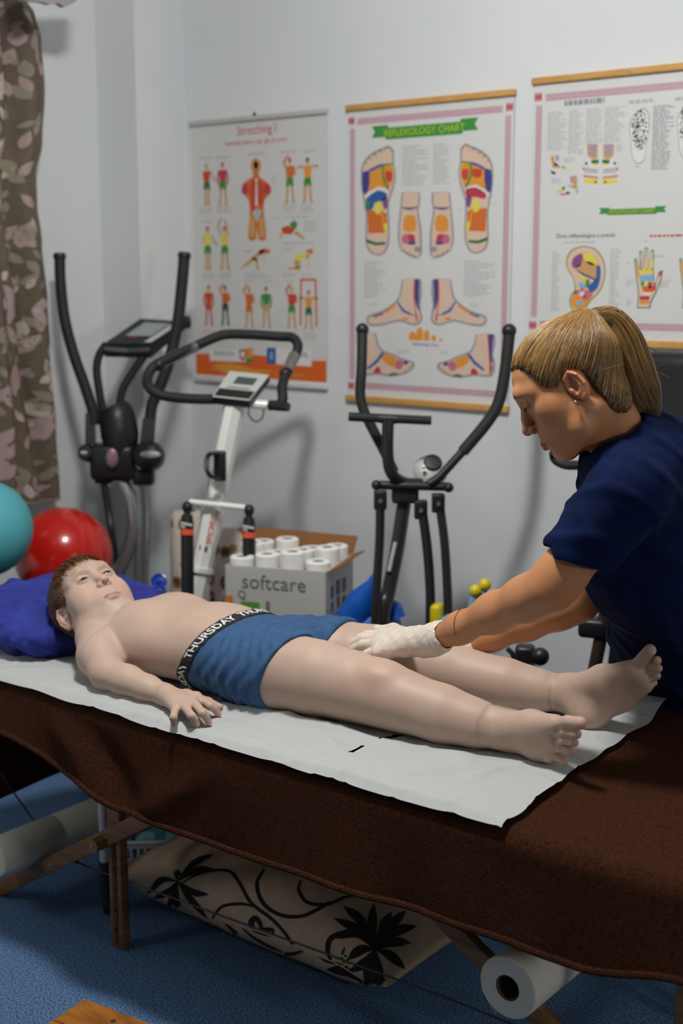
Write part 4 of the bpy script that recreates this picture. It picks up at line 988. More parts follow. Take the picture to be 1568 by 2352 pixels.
for i, (x0, y0, x1, y1, n) in enumerate([(195,475,310,495,1),(325,468,455,490,1),(570,440,700,465,1),(820,425,970,450,1),(985,422,1110,445,1),(195,865,305,915,3),(330,860,445,905,3),(835,845,955,895,3),(975,840,1085,905,4),(850,930,1080,945,1),(1000,965,1110,1055,5),(215,965,300,985,1),
        (215,1370,325,1420,3),(350,1365,455,1410,3),(540,1370,765,1410,3),(840,1130,1080,1150,1),(835,1175,930,1200,2),(835,1365,935,1400,2),(985,1380,1080,1395,1),(540,1425,610,1445,1),(690,1420,765,1440,1),(865,1425,940,1445,1),(220,1800,320,1845,3),(345,1800,460,1845,3),(540,1805,750,1845,3),(870,1820,960,1850,2),(1000,1825,1100,1890,4),(530,1190,610,1215,1),(755,610,790,680,3),(505,860,545,880,1),(755,940,815,960,1)]):
    a, b = c2(x0, y0), c2(x1, y1); lines(p, a[0], a[1], b[0], b[1], n, 'lgrey', seed=i, full=.75)
b0, b1, b2, b3 = c2(170,2165), c2(1190,2215), c2(1185,2040), c2(165,2015)
zb0 = p.z0+0.012
p.add('footer_band', 'orangeb', [(p.x0+0.002, zb0), (p.x1-0.002, zb0), (p.x1-0.002, c2(1185,2045)[1]), (c2(1065,2040)[0], c2(1065,2045)[1]), (c2(600,1995)[0], c2(600,1998)[1]), (p.x0+0.002, c2(170,1990)[1])])
p.add('footer_band', 'orange', smooth2([c2(280,2080),c2(420,2060),c2(620,2110),c2(760,2120),c2(640,2150),c2(420,2150)], 2), 2)
for q, cn, l in [([(275,1955),(600,1960),(600,2055),(275,2045)], 'white', 2), ([(715,1945),(1060,1960),(1060,2090),(715,2065)], 'white', 2), ([(715,1945),(785,1945),(785,2070),(715,2065)], 'blue', 3), ([(500,1960),(555,1955),(560,2010),(530,2050),(505,2020)], 'crimson', 3), ([(515,1975),(545,1972),(545,2005),(530,2025),(515,2005)], 'white', 4), ([(555,1945),(608,1945),(605,2060),(560,2040)], 'orange', 3), ([(550,2030),(605,2020),(605,2060),(550,2055)], 'green', 4), ([(740,1975),(762,1975),(762,2035),(740,2035)], 'sky', 4)]:
    p.add('sponsor_logo', cn, [c2(*k) for k in q], l)
p.text('sponsor_name', 'ENDOLCIN', 'dark', c2(385,1990), 0.020, sx=1.0, lift=4); p.text('sponsor_name', 'AGEL', 'navy', c2(985,2000), 0.024, sx=1.1, lift=4)
for i, (x0, y0, x1, y1) in enumerate([(285,2100,590,2135),(780,2135,1005,2165),(750,2175,1035,2205)]):
    a, b = c2(x0, y0), c2(x1, y1); k = 0; x = a[0]; rn = random.Random(i+7)
    while x < b[0]: wl = 0.008+0.018*rn.random(); p.add('footer_line', 'tan', rect(x, b[1], min(x+wl, b[0]), a[1]-0.002), 4); x += wl+0.004
p.flush()

# ---- reflexology chart with feet
def c3(x, y): return W2(780+x*420/1300, 200+y*420/1300)
def border(p, wd=0.021, ins=0.028, cs=0.036):
    x0, x1, z0, z1 = p.x0+0.004, p.x1-0.004, p.z0+ins, p.z1-ins
    for k in range(5):
        o_ = k*wd/5+0.006; w_ = wd/5*0.62; cn = 'pink' if k % 2 == 0 else 'rose'
        for r in (rect(x0+o_, z0+cs, x0+o_+w_, z1-cs), rect(x1-o_-w_, z0+cs, x1-o_, z1-cs), rect(x0+cs, z1-o_-w_, x1-cs, z1-o_), rect(x0+cs, z0+o_, x1-cs, z0+o_+w_)): p.add('border', cn, r)
    for cx in (x0+0.012, x1-0.012):
        for cz in (z0+0.012, z1-0.012):
            for u in (-1, 0, 1):
                p.add('corner_motif', 'crimson', rect(cx+u*.0085-.003, cz-.011, cx+u*.0085+.003, cz+.011), 2)
            p.add('corner_motif', 'crimson', rect(cx-.012, cz-.0025, cx+.012, cz+.0025), 3)
def banner(p, c, w_, h_, txt, size):
    x, z = c; p.add('banner', 'banner', rect(x-w_*.36, z-h_*.5, x+w_*.36, z+h_*.5), 3)
    for q in (-1, 1):
        p.add('banner', 'dgreen', [(x+q*w_*.36, z-h_*.5), (x+q*w_*.33, z-h_*.2), (x+q*w_*.36, z-h_*.2)], 4)
        p.add('banner', 'banner', [(x+q*w_*.34, z-h_*.28), (x+q*w_*.5, z-h_*.28), (x+q*w_*.47, z+h_*.22), (x+q*w_*.5, z+h_*.72), (x+q*w_*.34, z+h_*.72)], 2)
    p.text('banner_lettering', txt, 'letter', (x, z), size, lift=5, sx=0.95)
p = Poster('wall_poster', 'reflexology chart of coloured feet with wooden rods and rose border', (796,250), (1177,212), (800,912), (1170,942))
p.rod(p.z1, 0.019, M_ROD, 'top_rod'); p.rod(p.z0, 0.021, M_ROD, 'bottom_rod')
border(p)
banner(p, c3(595,310), 0.40, 0.036, 'REFLEXOLOGY CHART', 0.031)
mx_ = 612
def foot_print(side):
    f = (lambda x, y: c3(x, y)) if side < 0 else (lambda x, y: c3(2*mx_+18-x, y-14))
    P_ = lambda cn, pts, l=2, sm=2: p.add('foot_chart', cn, smooth2([f(*q) for q in pts], sm) if sm else [f(*q) for q in pts], l)
    P_('grey', [(345,415),(385,450),(385,540),(400,620),(385,720),(350,830),(355,1000),(350,1120),(310,1190),(250,1195),(200,1160),(182,1080),(185,900),(160,760),(150,640),(160,550),(200,490),(260,450),(310,430)], 1)
    P_('skin', [(345,428),(372,455),(375,540),(390,620),(372,715),(338,830),(343,1000),(338,1110),(305,1180),(250,1184),(210,1150),(194,1080),(196,900),(172,760),(162,640),(172,555),(205,505),(262,468),(310,445)])
    for (x, y, r) in ((345,455,26),(292,470,17),(252,495,16),(216,520,15),(186,550,14)):
        p.add('foot_chart', 'brown', ellp(f(x, y-2), r*.00040*1.12, r*.0005, 14), 3); p.add('foot_chart', 'skin', ellp(f(x, y+4), r*.00040, r*.00048, 14), 4)
    P_('orange', [(215,590),(310,545),(372,560),(380,640),(350,720),(270,705),(205,740)], 3)
    P_('blue', [(205,590),(260,560),(310,545),(310,562),(260,580),(212,605)], 4, 2)
    P_('green', [(305,548),(375,540),(375,552),(320,560),(318,640),(350,715),(345,735),(303,650)], 5, 2)
    P_('red', [(322,600),(372,600),(372,660),(335,672)] , 4, 2)
    if side > 0: P_('red', [(230,600),(300,595),(296,650),(240,655)], 4, 2)
    P_('navy', [(165,605),(212,600),(205,735),(172,760),(160,680)], 4, 2)
    P_('white', [(185,770),(270,710),(345,735),(340,752),(270,728),(190,795)], 5, 2)
    if side < 0: P_('blue', [(190,790),(270,735),(335,760),(325,800),(255,830),(230,870),(185,870)], 5, 2); P_('green', [(186,830),(200,800),(215,830),(200,868)], 6, 2)
    else: P_('crimson', [(200,775),(270,728),(345,745),(335,790),(270,795),(210,808)], 5, 2)
    P_('violet', [(300,800),(338,780),(340,850),(318,870)], 5, 2); P_('dorange', [(195,875),(300,880),(335,900),(335,1035),(205,1040)], 3, 0)
    P_('orange', [(295,890),(308,890),(325,980),(335,1040),(310,1000)], 5, 0); P_('yellow', [(245,830),(285,810),(305,850),(285,905),(250,890)], 6, 2); P_('yellow', [(312,975),(340,970),(342,1050),(325,1040)], 6, 0)
    P_('dgreen', [(190,1080),(260,1105),(325,1100),(325,1120),(255,1126),(190,1104)], 4, 0)
foot_print(-1); foot_print(1)
def foot_top(side):
    f = (lambda x, y: c3(x, y)) if side < 0 else (lambda x, y: c3(2*mx_-x, y))
    P_ = lambda cn, pts, l=2, sm=2: p.add('foot_chart', cn, smooth2([f(*q) for q in pts], sm) if sm else [f(*q) for q in pts], l)
    P_('grey', [(440,750),(570,750),(560,880),(580,1000),(585,1170),(560,1215),(500,1205),(430,1150),(412,1050),(425,900)], 1)
    P_('skin', [(450,752),(558,752),(549,880),(566,1000),(572,1165),(552,1200),(505,1190),(440,1140),(424,1050),(436,900)])
    P_('orange', [(455,935),(480,910),(520,910),(542,935),(540,1020),(455,1022)], 3); P_('rose', [(442,1060),(470,1045),(520,1045),(535,1070),(530,1110),(450,1112)], 3); P_('crimson', [(490,1050),(530,1055),(532,1095),(495,1090)], 4); P_('navy', [(488,1100),(540,1098),(538,1120),(490,1120)], 5, 0)
    for k in range(5): P_('brown', [(448+k*21,850+10*(1-abs(k-2)/2)),(466+k*21,852+10*(1-abs(k-1.5)/2)),(466+k*21,866+10*(1-abs(k-1.5)/2)),(448+k*21,864+10*(1-abs(k-2)/2))], 4, 0)
    P_('blue', [(470,855),(530,855),(530,868),(470,868)], 5, 0)
    for k in range(5): p.add('foot_chart', 'brown', ellp(f(438+k*30, 1150+k*14), .0050+.0012*(k == 4), .006, 10), 3)
    for k in range(5): p.add('foot_chart', 'skin', ellp(f(440+k*30, 1147+k*14), .0046+.0012*(k == 4), .006, 10), 4)
    P_('grey', [(535,1135),(575,1135),(575,1170),(535,1170)], 5, 0)
foot_top(-1); foot_top(1)
def foot_side(fn, toe_low=False):
    P_ = lambda cn, pts, l=2, sm=2: p.add('foot_chart', cn, smooth2([fn(*q) for q in pts], sm) if sm else [fn(*q) for q in pts], l)
    P_('grey', [(440,1370),(580,1370),(572,1560),(590,1640),(560,1692),(500,1690),(420,1665),(330,1690),(220,1700),(188,1660),(205,1622),(300,1590),(400,1520),(430,1450)], 1)
    P_('skin', [(450,1372),(566,1372),(558,1560),(576,1640),(550,1680),(500,1677),(420,1652),(330,1676),(225,1686),(202,1655),(215,1634),(305,1602),(410,1530),(442,1450)])
    P_('navy', [(538,1372),(566,1372),(560,1560),(574,1580),(550,1570),(535,1480)], 3); P_('crimson', [(528,1372),(538,1372),(538,1560),(555,1640),(545,1676),(540,1620),(526,1500)], 4); P_('blue', [(405,1525),(418,1528),(455,1580),(505,1608),(500,1622),(445,1596)], 4, 0)
    P_('orange', [(310,1600),(385,1545),(395,1560),(335,1605)], 4, 0); P_('crimson', [(270,1618),(308,1600),(315,1612),(280,1628)], 4, 0); P_('blue', [(240,1626),(272,1616),(275,1630),(245,1638)], 4, 0); P_('orange', [(440,1640),(480,1635),(490,1655),(450,1655)], 4, 0); P_('brown', [(505,1612),(540,1622),(538,1627),(505,1620)], 5, 0)
foot_side(lambda x, y: c3(x, y)); foot_side(lambda x, y: c3(2*mx_+10-x, y))
def foot_low(fn):
    P_ = lambda cn, pts, l=2, sm=2: p.add('foot_chart', cn, smooth2([fn(*q) for q in pts], sm) if sm else [fn(*q) for q in pts], l)
    P_('grey', [(965,1760),(1105,1760),(1090,1900),(1105,1970),(1080,2060),(960,2052),(860,2070),(760,2050),(700,2010),(695,1965),(760,1945),(850,1905),(920,1880),(950,1830)], 1)
    P_('skin', [(975,1762),(1092,1762),(1078,1900),(1092,1970),(1068,2046),(960,2038),(860,2056),(765,2038),(712,2004),(708,1975),(765,1957),(855,1917),(930,1890),(962,1830)])
    P_('navy', [(1062,1762),(1092,1762),(1080,1900),(1090,1960),(1068,1930)], 3); P_('crimson', [(1050,1762),(1062,1762),(1068,1930),(1088,2000),(1060,2046),(1066,2000)], 4); P_('blue', [(905,1900),(925,1895),(965,1950),(1030,2005),(1020,2018),(950,1965)], 4, 0)
    P_('orange', [(820,1935),(905,1905),(920,1950),(850,2000),(828,1975)], 4); P_('rose', [(765,1965),(812,1945),(832,2000),(790,2018)], 4); P_('crimson', [(935,2010),(955,1995),(985,2030),(980,2044),(930,2042)], 4, 0); P_('dgreen', [(800,2048),(830,2040),(875,2048),(860,2062)], 4, 0); P_('navy', [(735,1965),(760,1955),(775,1975),(745,1985)], 4, 0)
    for k in range(5): p.add('foot_chart', 'brown', ellp(fn(712+k*15, 1985+k*13), .0042, .0042, 10), 3); p.add('foot_chart', 'skin', ellp(fn(713+k*15, 1983+k*13), .0034, .0036, 10), 4)
foot_low(lambda x, y: c3(x, y)); foot_low(lambda x, y: c3(2*mx_-x, y-10))
for k, hh in enumerate((62, 90, 76, 44, 18)):
    x = 518+k*50; r = 27-k*3.5; P_ = [c3(x-r, 1800+k*2), c3(x+r, 1800+k*2), c3(x+r, 1800+k*2-hh+r), c3(x+r*.5, 1800+k*2-hh), c3(x-r*.5, 1800+k*2-hh), c3(x-r, 1800+k*2-hh+r)]
    p.add('toes_logo', 'orange', P_)
p.text('logo_caption', 'Reflexology Chart', 'blue', c3(610,1830), 0.0135)
for i, (x0, y0, x1, y1, n) in enumerate([(445,420,640,700,19),(665,405,790,690,19),(175,1240,345,1505,18),(885,1235,1120,1495,17),(220,1535,300,1560,2),(930,1535,1010,1570,2),(410,1870,500,1905,2),(715,1880,805,1905,2),(590,1400,620,1410,1),(590,1480,620,1490,1),(590,1570,620,1580,1),(1070,770,1120,780,1),(1075,830,1120,840,1),(840,870,880,880,1),(150,865,190,872,1),(360,920,390,930,1)]):
    a, b = c3(x0, y0), c3(x1, y1); lines(p, a[0], a[1], b[0], b[1], n, 'lgrey', seed=40+i)
p.flush()

# ---- wide reflexology chart with ear and hands
def c4(x, y): return W2(1160+x*408/1432, 130+y*408/1432)
xr_ = W2(1224,188)[0]+0.98
zt_, zb_ = W2(1224,188)[1], W2(1530,792)[1]
p = Poster.__new__(Poster)
p.x0, p.x1, p.z1, p.z0 = W2(1226,188)[0], xr_, zt_, zb_
p.t = thing('wall_poster', ((p.x0+p.x1)/2, YW-0.004, p.z0), 'wide reflexology chart with ear and hands above the woman', 'poster'); p.layers = {}
MB().box(((p.x0+p.x1)/2, YW-0.005, (p.z0+p.z1)/2), (p.x1-p.x0, 0.0022, p.z1-p.z0)).build('sheet', mat('poster_sheet_#d4d5d3', '#d4d5d3', 0.45), p.t, smooth=False)
p.rod(p.z1, 0.019, M_ROD, 'top_rod'); p.rod(p.z0, 0.021, M_ROD, 'bottom_rod')
MB().lathe(Vector((c4(1015,120)[0], YW-0.016, c4(1015,120)[1])), [(0.005,0),(0.004,0.002),(0,0.003)], axis=(0,-1,0), n=12).build('screw', M_SILVER, p.t)
border(p, ins=0.032)
p.text('heading', 'Zona reflexologica a urechii', 'dark', c4(645,1443), 0.0160, sx=1.05)
for i, (x0, y0, x1, y1, cn) in enumerate([(478,356,800,372,'grey'),(1165,1436,1520,1449,'red'),(1000,352,1190,366,'lgrey'),(1370,326,1570,340,'lgrey')]):
    a, b = c4(x0, y0), c4(x1, y1); x = a[0]; rn = random.Random(i+3)
    while x < b[0]: wl = 0.006+0.014*rn.random(); p.add('heading', cn, rect(x, b[1]+0.0006, min(x+wl, b[0]), a[1]-0.0006), 3); x += wl+0.0035
banner(p, c4(1022,1248), 0.205, 0.0165, 'REFLEXOLOGY CHART', 0.0145)
def dots(cx, cy, rx, ry, n, cols, seed):
    rnd = random.Random(seed)
    for k in range(n):
        a = rnd.random()*6.283; q = math.sqrt(rnd.random()); o_ = c4(cx+rx*q*math.cos(a), cy+ry*q*math.sin(a)); p.add('mottled_foot', rnd.choice(cols), ellp(o_, .0015+.0016*rnd.random(), .0016+.0018*rnd.random(), 6), 3)
for cx, cy in ((1085,640),(1468,600)):
    p.add('mottled_foot', 'olive', smooth2([c4(cx+x, cy+y) for x, y in [(30,-230),(70,-180),(75,-60),(50,60),(40,180),(-10,225),(-60,180),(-75,30),(-85,-90),(-40,-180)]], 3), 1)
    p.add('mottled_foot', 'white', smooth2([c4(cx+x*.94, cy+y*.97) for x, y in [(30,-230),(70,-180),(75,-60),(50,60),(40,180),(-10,225),(-60,180),(-75,30),(-85,-90),(-40,-180)]], 3), 2)
    dots(cx, cy-50, 65, 165, 190, ['teal', 'olive', 'grey', 'dark', 'lgrey', 'lgrey'], int(cx))
for q in (-1, 1):
    f = lambda x, y: c4(768+q*x, y)
    for cn, pts, l in [('tan', [(22,705),(110,705),(105,800),(60,830),(25,820)], 1), ('lilac', [(38,705),(90,705),(85,790),(40,790)], 2), ('white', [(15,830),(100,840),(140,900),(150,980),(120,1030),(15,1055)], 1), ('dgreen', [(15,830),(75,835),(70,862),(15,860)], 3), ('yellow', [(18,860),(70,862),(40,885)], 3), ('dgreen', [(105,850),(125,850),(122,875),(105,872)], 3), ('lgrey', [(20,905),(125,890),(130,935),(20,945)], 2), ('tan', [(18,965),(140,950),(140,975),(18,990)], 2), ('yellow', [(18,995),(140,985),(130,1020),(18,1035)], 2), ('brown', [(30,1000),(48,1000),(48,1018),(30,1018)], 4), ('crimson', [(128,900),(142,890),(142,915),(132,920)], 3)]:
        p.add('front_feet', cn, [f(*k) for k in pts], l)
for cn, pts in [('tan', [(365,800),(395,800),(400,850),(440,880),(450,900),(380,895)]), ('white', [(392,850),(420,845),(440,875),(400,882)]), ('lilac', [(405,795),(430,795),(432,840),(410,840)]), ('dgreen', [(455,880),(480,890),(470,905)]), ('yellow', [(480,890),(520,905),(515,915),(470,905)]), ('dark', [(365,920),(405,930),(405,950),(375,945)]),
                ('tan', [(545,960),(580,960),(580,1070),(520,1050),(500,1030),(545,1040)]), ('lilac', [(522,968),(545,965),(545,1020),(525,1015)]), ('teal', [(455,1055),(485,1045),(480,1070),(460,1075)]), ('yellow', [(425,1075),(475,1065),(465,1090),(420,1095)]), ('dgreen', [(490,1085),(525,1095),(520,1108),(490,1105)]), ('rose', [(440,1105),(520,1100),(500,1112),(450,1120)]), ('sky', [(568,1075),(590,1075),(585,1105),(570,1100)])]:
    p.add('small_foot', cn, [c4(*k) for k in pts], 2)
E_ = lambda cn, pts, l=2, sm=3: p.add('ear_chart', cn, smooth2([c4(*k) for k in pts], sm) if sm else [c4(*k) for k in pts], l)
E_('olive', [(640,1525),(720,1545),(780,1610),(808,1700),(800,1800),(760,1900),(690,1970),(640,2040),(590,2062),(540,2040),(515,1980),(530,1920),(560,1870),(545,1790),(500,1710),(490,1640),(520,1570),(580,1535)], 1)
E_('skin', [(640,1535),(715,1555),(770,1615),(798,1700),(790,1800),(750,1895),(680,1965),(632,2030),(590,2050),(548,2030),(525,1980),(540,1925),(570,1870),(553,1790),(508,1705),(500,1645),(530,1580),(585,1545)])
E_('orange', [(645,1580),(720,1605),(760,1690),(750,1790),(680,1750),(600,1720),(540,1690),(545,1630),(590,1590)], 3)
E_('violet', [(600,1590),(625,1600),(610,1680),(570,1700),(540,1690),(548,1630)], 4); E_('tan', [(560,1700),(650,1650),(735,1690),(735,1790),(650,1750)], 4)
E_('yellow', [(625,1585),(700,1590),(750,1670),(690,1680),(640,1640)], 4); E_('navy', [(545,1700),(640,1750),(735,1795),(730,1805),(630,1765)], 5, 0)
E_('blue', [(735,1690),(765,1690),(768,1780),(740,1870),(690,1900),(670,1850),(730,1790)], 5); E_('sky', [(590,1820),(640,1830),(650,1870),(600,1860)], 5); E_('green', [(650,1800),(680,1800),(670,1865),(650,1850)], 6); E_('yellow', [(585,1750),(660,1775),(650,1800),(600,1775)], 5)
E_('orange', [(560,1880),(700,1890),(690,1950),(630,2025),(590,2040),(550,2015),(530,1970)], 4); E_('rose', [(590,1880),(690,1890),(690,1940),(640,1960),(600,1920)], 5); E_('red', [(600,1860),(640,1870),(620,1885)], 6, 0); E_('sky', [(575,1975),(610,1965),(630,1985),(610,2005),(575,2000)], 6); E_('crimson', [(628,1925),(645,1915),(652,1940),(632,1948)], 7); E_('white', [(600,1900),(640,1895),(625,1930),(605,1930)], 6); E_('blue', [(558,1890),(582,1885),(580,1910),(560,1915)], 6)
def hand_chart(dx):
    H = lambda cn, pts, l=2, sm=2: p.add('hand_chart', cn, smooth2([c4(k[0]+dx, k[1]) for k in pts], sm) if sm else [c4(k[0]+dx, k[1]) for k in pts], l)
    H('teal', [(1062,2030),(1070,1900),(1055,1800),(1038,1630),(1060,1625),(1085,1720),(1080,1570),(1105,1565),(1112,1700),(1125,1540),(1152,1540),(1155,1700),(1175,1560),(1200,1555),(1198,1720),(1200,1850),(1235,1740),(1270,1720),(1262,1790),(1220,1900),(1175,1990),(1170,2030)], 1, 0)
    H('skin', [(1070,2020),(1078,1900),(1063,1800),(1046,1640),(1058,1635),(1088,1745),(1088,1580),(1100,1575),(1116,1715),(1132,1550),(1148,1550),(1153,1715),(1180,1570),(1193,1565),(1190,1725),(1195,1870),(1240,1750),(1262,1730),(1254,1788),(1212,1895),(1165,1985),(1160,2022)], 2, 0)
    H('orange', [(1048,1640),(1060,1640),(1080,1760),(1068,1790)], 3, 0)
    for x in (1094, 1140, 1187): H('yellow' if x != 1094 else 'lilac', [(x-7,1640),(x+7,1640),(x+9,1720),(x-9,1720)], 3, 0)
    H('yellow', [(1075,1715),(1195,1710),(1195,1745),(1078,1755)], 3, 0); H('sky', [(1085,1765),(1190,1760),(1180,1820),(1095,1825)], 3); H('crimson', [(1150,1820),(1185,1820),(1180,1860),(1155,1865)], 4); H('yellow', [(1120,1810),(1150,1810),(1150,1840),(1125,1845)], 4); H('orangeb', [(1105,1855),(1200,1850),(1205,1890),(1120,1900)], 4); H('green', [(1095,1815),(1118,1815),(1115,1850),(1098,1850)], 4); H('white', [(1115,1900),(1185,1900),(1165,1925),(1115,1925)], 4, 0); H('crimson', [(1085,1930),(1165,1930),(1162,1960),(1083,1960)], 4, 0); H('orange', [(1083,1962),(1162,1962),(1160,1992),(1082,1992)], 4, 0); H('red', [(1240,1735),(1264,1718),(1262,1760),(1240,1775)], 4, 0); H('magenta', [(1195,1830),(1220,1820),(1210,1870),(1195,1870)], 4, 0)
hand_chart(0); hand_chart(365)
for i, (x0, y0, x1, y1, n) in enumerate([(345,450,495,755,21),(515,435,635,780,24),(655,420,785,700,20),(805,410,975,690,20),(1195,395,1350,910,34),(470,820,580,855,3),(370,985,480,1025,3),(895,710,965,770,4),(590,745,640,790,3),(470,1490,820,1510,1),(380,1570,440,2060,26),(850,1550,920,2090,26),(975,1660,1030,1675,1),(975,1800,1040,1860,3),(975,1960,1020,2020,4),(1245,1800,1350,1870,4),(1200,1600,1300,1625,1),(1040,880,1105,900,1),(1120,1480,1160,1500,1)]):
    a, b = c4(x0, y0), c4(x1, y1); lines(p, a[0], a[1], b[0], b[1], n, 'grey' if i == 4 else 'lgrey', seed=90+i, full=.55)
p.flush()
# ================================================================== soft bodies: smooth-blended volumes turned into one continuous skin
def nrmz(v): v = np.asarray(v, float); return v/np.linalg.norm(v)
class Model:
    def __init__(s): s.ops = []
    def _add(s, fn, lo, hi, k, mode): s.ops.append((fn, np.asarray(lo, float), np.asarray(hi, float), k, mode)); return s
    def ell(s, c, r, R=None, k=0.01, mode='u'):
        c = np.asarray(c, float); r = np.asarray(r, float)*np.ones(3); R = np.eye(3) if R is None else np.asarray(R, float)
        m = r.max()
        def fn(X, Y, Z):
            px, py, pz = X-c[0], Y-c[1], Z-c[2]
            q = [px*R[0, i]+py*R[1, i]+pz*R[2, i] for i in range(3)]
            k0 = np.sqrt((q[0]/r[0])**2+(q[1]/r[1])**2+(q[2]/r[2])**2)+1e-9
            k1 = np.sqrt((q[0]/r[0]**2)**2+(q[1]/r[1]**2)**2+(q[2]/r[2]**2)**2)+1e-9
            return k0*(k0-1)/k1
        ext = np.sqrt(((R*r)**2).sum(1))
        return s._add(fn, c-ext, c+ext, k, mode)
    def cap(s, a, b, ra, rb, k=0.01, mode='u', flat=None):   # tapered limb segment; flat=(axis, factor) squashes it along an axis
        a = np.asarray(a, float); b = np.asarray(b, float); ba = b-a; L2 = ba@ba
        def fn(X, Y, Z):
            px, py, pz = X-a[0], Y-a[1], Z-a[2]
            t = np.clip((px*ba[0]+py*ba[1]+pz*ba[2])/L2, 0, 1)
            dx, dy, dz = px-t*ba[0], py-t*ba[1], pz-t*ba[2]
            if flat is not None:
                n, f = flat; w = (dx*n[0]+dy*n[1]+dz*n[2])*(1/f-1)
                dx, dy, dz = dx+w*n[0], dy+w*n[1], dz+w*n[2]
                return (np.sqrt(dx*dx+dy*dy+dz*dz)-(ra+(rb-ra)*t))*(0.5+0.5*f)
            return np.sqrt(dx*dx+dy*dy+dz*dz)-(ra+(rb-ra)*t)
        m = max(ra, rb)
        return s._add(fn, np.minimum(a, b)-m, np.maximum(a, b)+m, k, mode)
    def chain(s, pts, k=0.01, mode='u', flat=None):           # pts: (point, radius)
        for (a, ra), (b, rb) in zip(pts, pts[1:]): s.cap(a, b, ra, rb, k, mode, flat)
        return s
    def loft(s, ax, st, k=0.02, e=2.4):   # st: (pos along x, cy, cz, ry, rz)
        st = np.array(st, float)
        def fn(X, Y, Z):
            xs = np.clip(X, st[0, 0], st[-1, 0])
            v = [np.interp(xs, st[:, 0], st[:, i]) for i in range(1, 5)]
            q = (np.abs((Y-v[0])/v[2])**e+np.abs((Z-v[1])/v[3])**e)**(1/e)
            d = (q-1)*np.minimum(v[2], v[3])
            g = np.abs(X-xs)+0*d
            return np.where(g > 0, np.hypot(np.maximum(d, 0), g), d)
        lo = (st[0, 0], (st[:, 1]-st[:, 3]).min(), (st[:, 2]-st[:, 4]).min()); hi = (st[-1, 0], (st[:, 1]+st[:, 3]).max(), (st[:, 2]+st[:, 4]).max())
        return s._add(fn, lo, hi, k, 'u')
    def post(s, fn): return s._add(fn, (0, 0, 0), (0, 0, 0), 0, 'post')   # fn(F, X, Y, Z) -> F
    def field(s, lo, hi, h):
        lo = np.asarray(lo, float); n = np.ceil((np.asarray(hi)-lo)/h).astype(int)+1
        ax = [lo[i]+h*np.arange(n[i]) for i in range(3)]
        F = np.full(n, 0.06, np.float32)
        for fn, l, u_, k, mode in s.ops:
            if mode == 'post':
                F = fn(F, ax[0][:, None, None], ax[1][None, :, None], ax[2][None, None, :]).astype(np.float32); continue
            mg = k+4*h+0.012
            i0 = np.maximum(np.floor((l-mg-lo)/h).astype(int), 0); i1 = np.minimum(np.ceil((u_+mg-lo)/h).astype(int)+1, n)
            if (i1 <= i0).any(): continue
            sl = tuple(slice(i0[i], i1[i]) for i in range(3))
            d = fn(ax[0][sl[0], None, None], ax[1][None, sl[1], None], ax[2][None, None, sl[2]])
            f = F[sl]
            if mode == 'u':
                q = np.clip(0.5+0.5*(f-d)/max(k, 1e-6), 0, 1); F[sl] = f*(1-q)+d*q-k*q*(1-q)
            elif mode == 's':
                d = -d; q = np.clip(0.5-0.5*(f-d)/max(k, 1e-6), 0, 1); F[sl] = f*(1-q)+d*q+k*q*(1-q)
        return F, lo, h
    def mesh(s, lo, hi, h):
        F, l, h = s.field(lo, hi, h); P, Q = surface_nets(F, l, h); return P, Q
    def mesh_n(s, lo, hi, h):   # also the field's own normals, so that patches of different fineness shade as one skin
        F, l, h = s.field(lo, hi, h); P, Q = surface_nets(F, l, h)
        def smp(p):
            q = np.clip((p-l)/h, 0, np.array(F.shape)-1.001); i = q.astype(int); t = q-i; r = 0
            for a in (0, 1):
                for b in (0, 1):
                    for c in (0, 1):
                        r = r+F[i[:, 0]+a, i[:, 1]+b, i[:, 2]+c]*(t[:, 0] if a else 1-t[:, 0])*(t[:, 1] if b else 1-t[:, 1])*(t[:, 2] if c else 1-t[:, 2])
            return r
        e = max(h, .0018); N = np.stack([smp(P+np.eye(3)[k]*e)-smp(P-np.eye(3)[k]*e) for k in range(3)], 1)
        return P, Q, N/(np.linalg.norm(N, axis=1, keepdims=True)+1e-12)
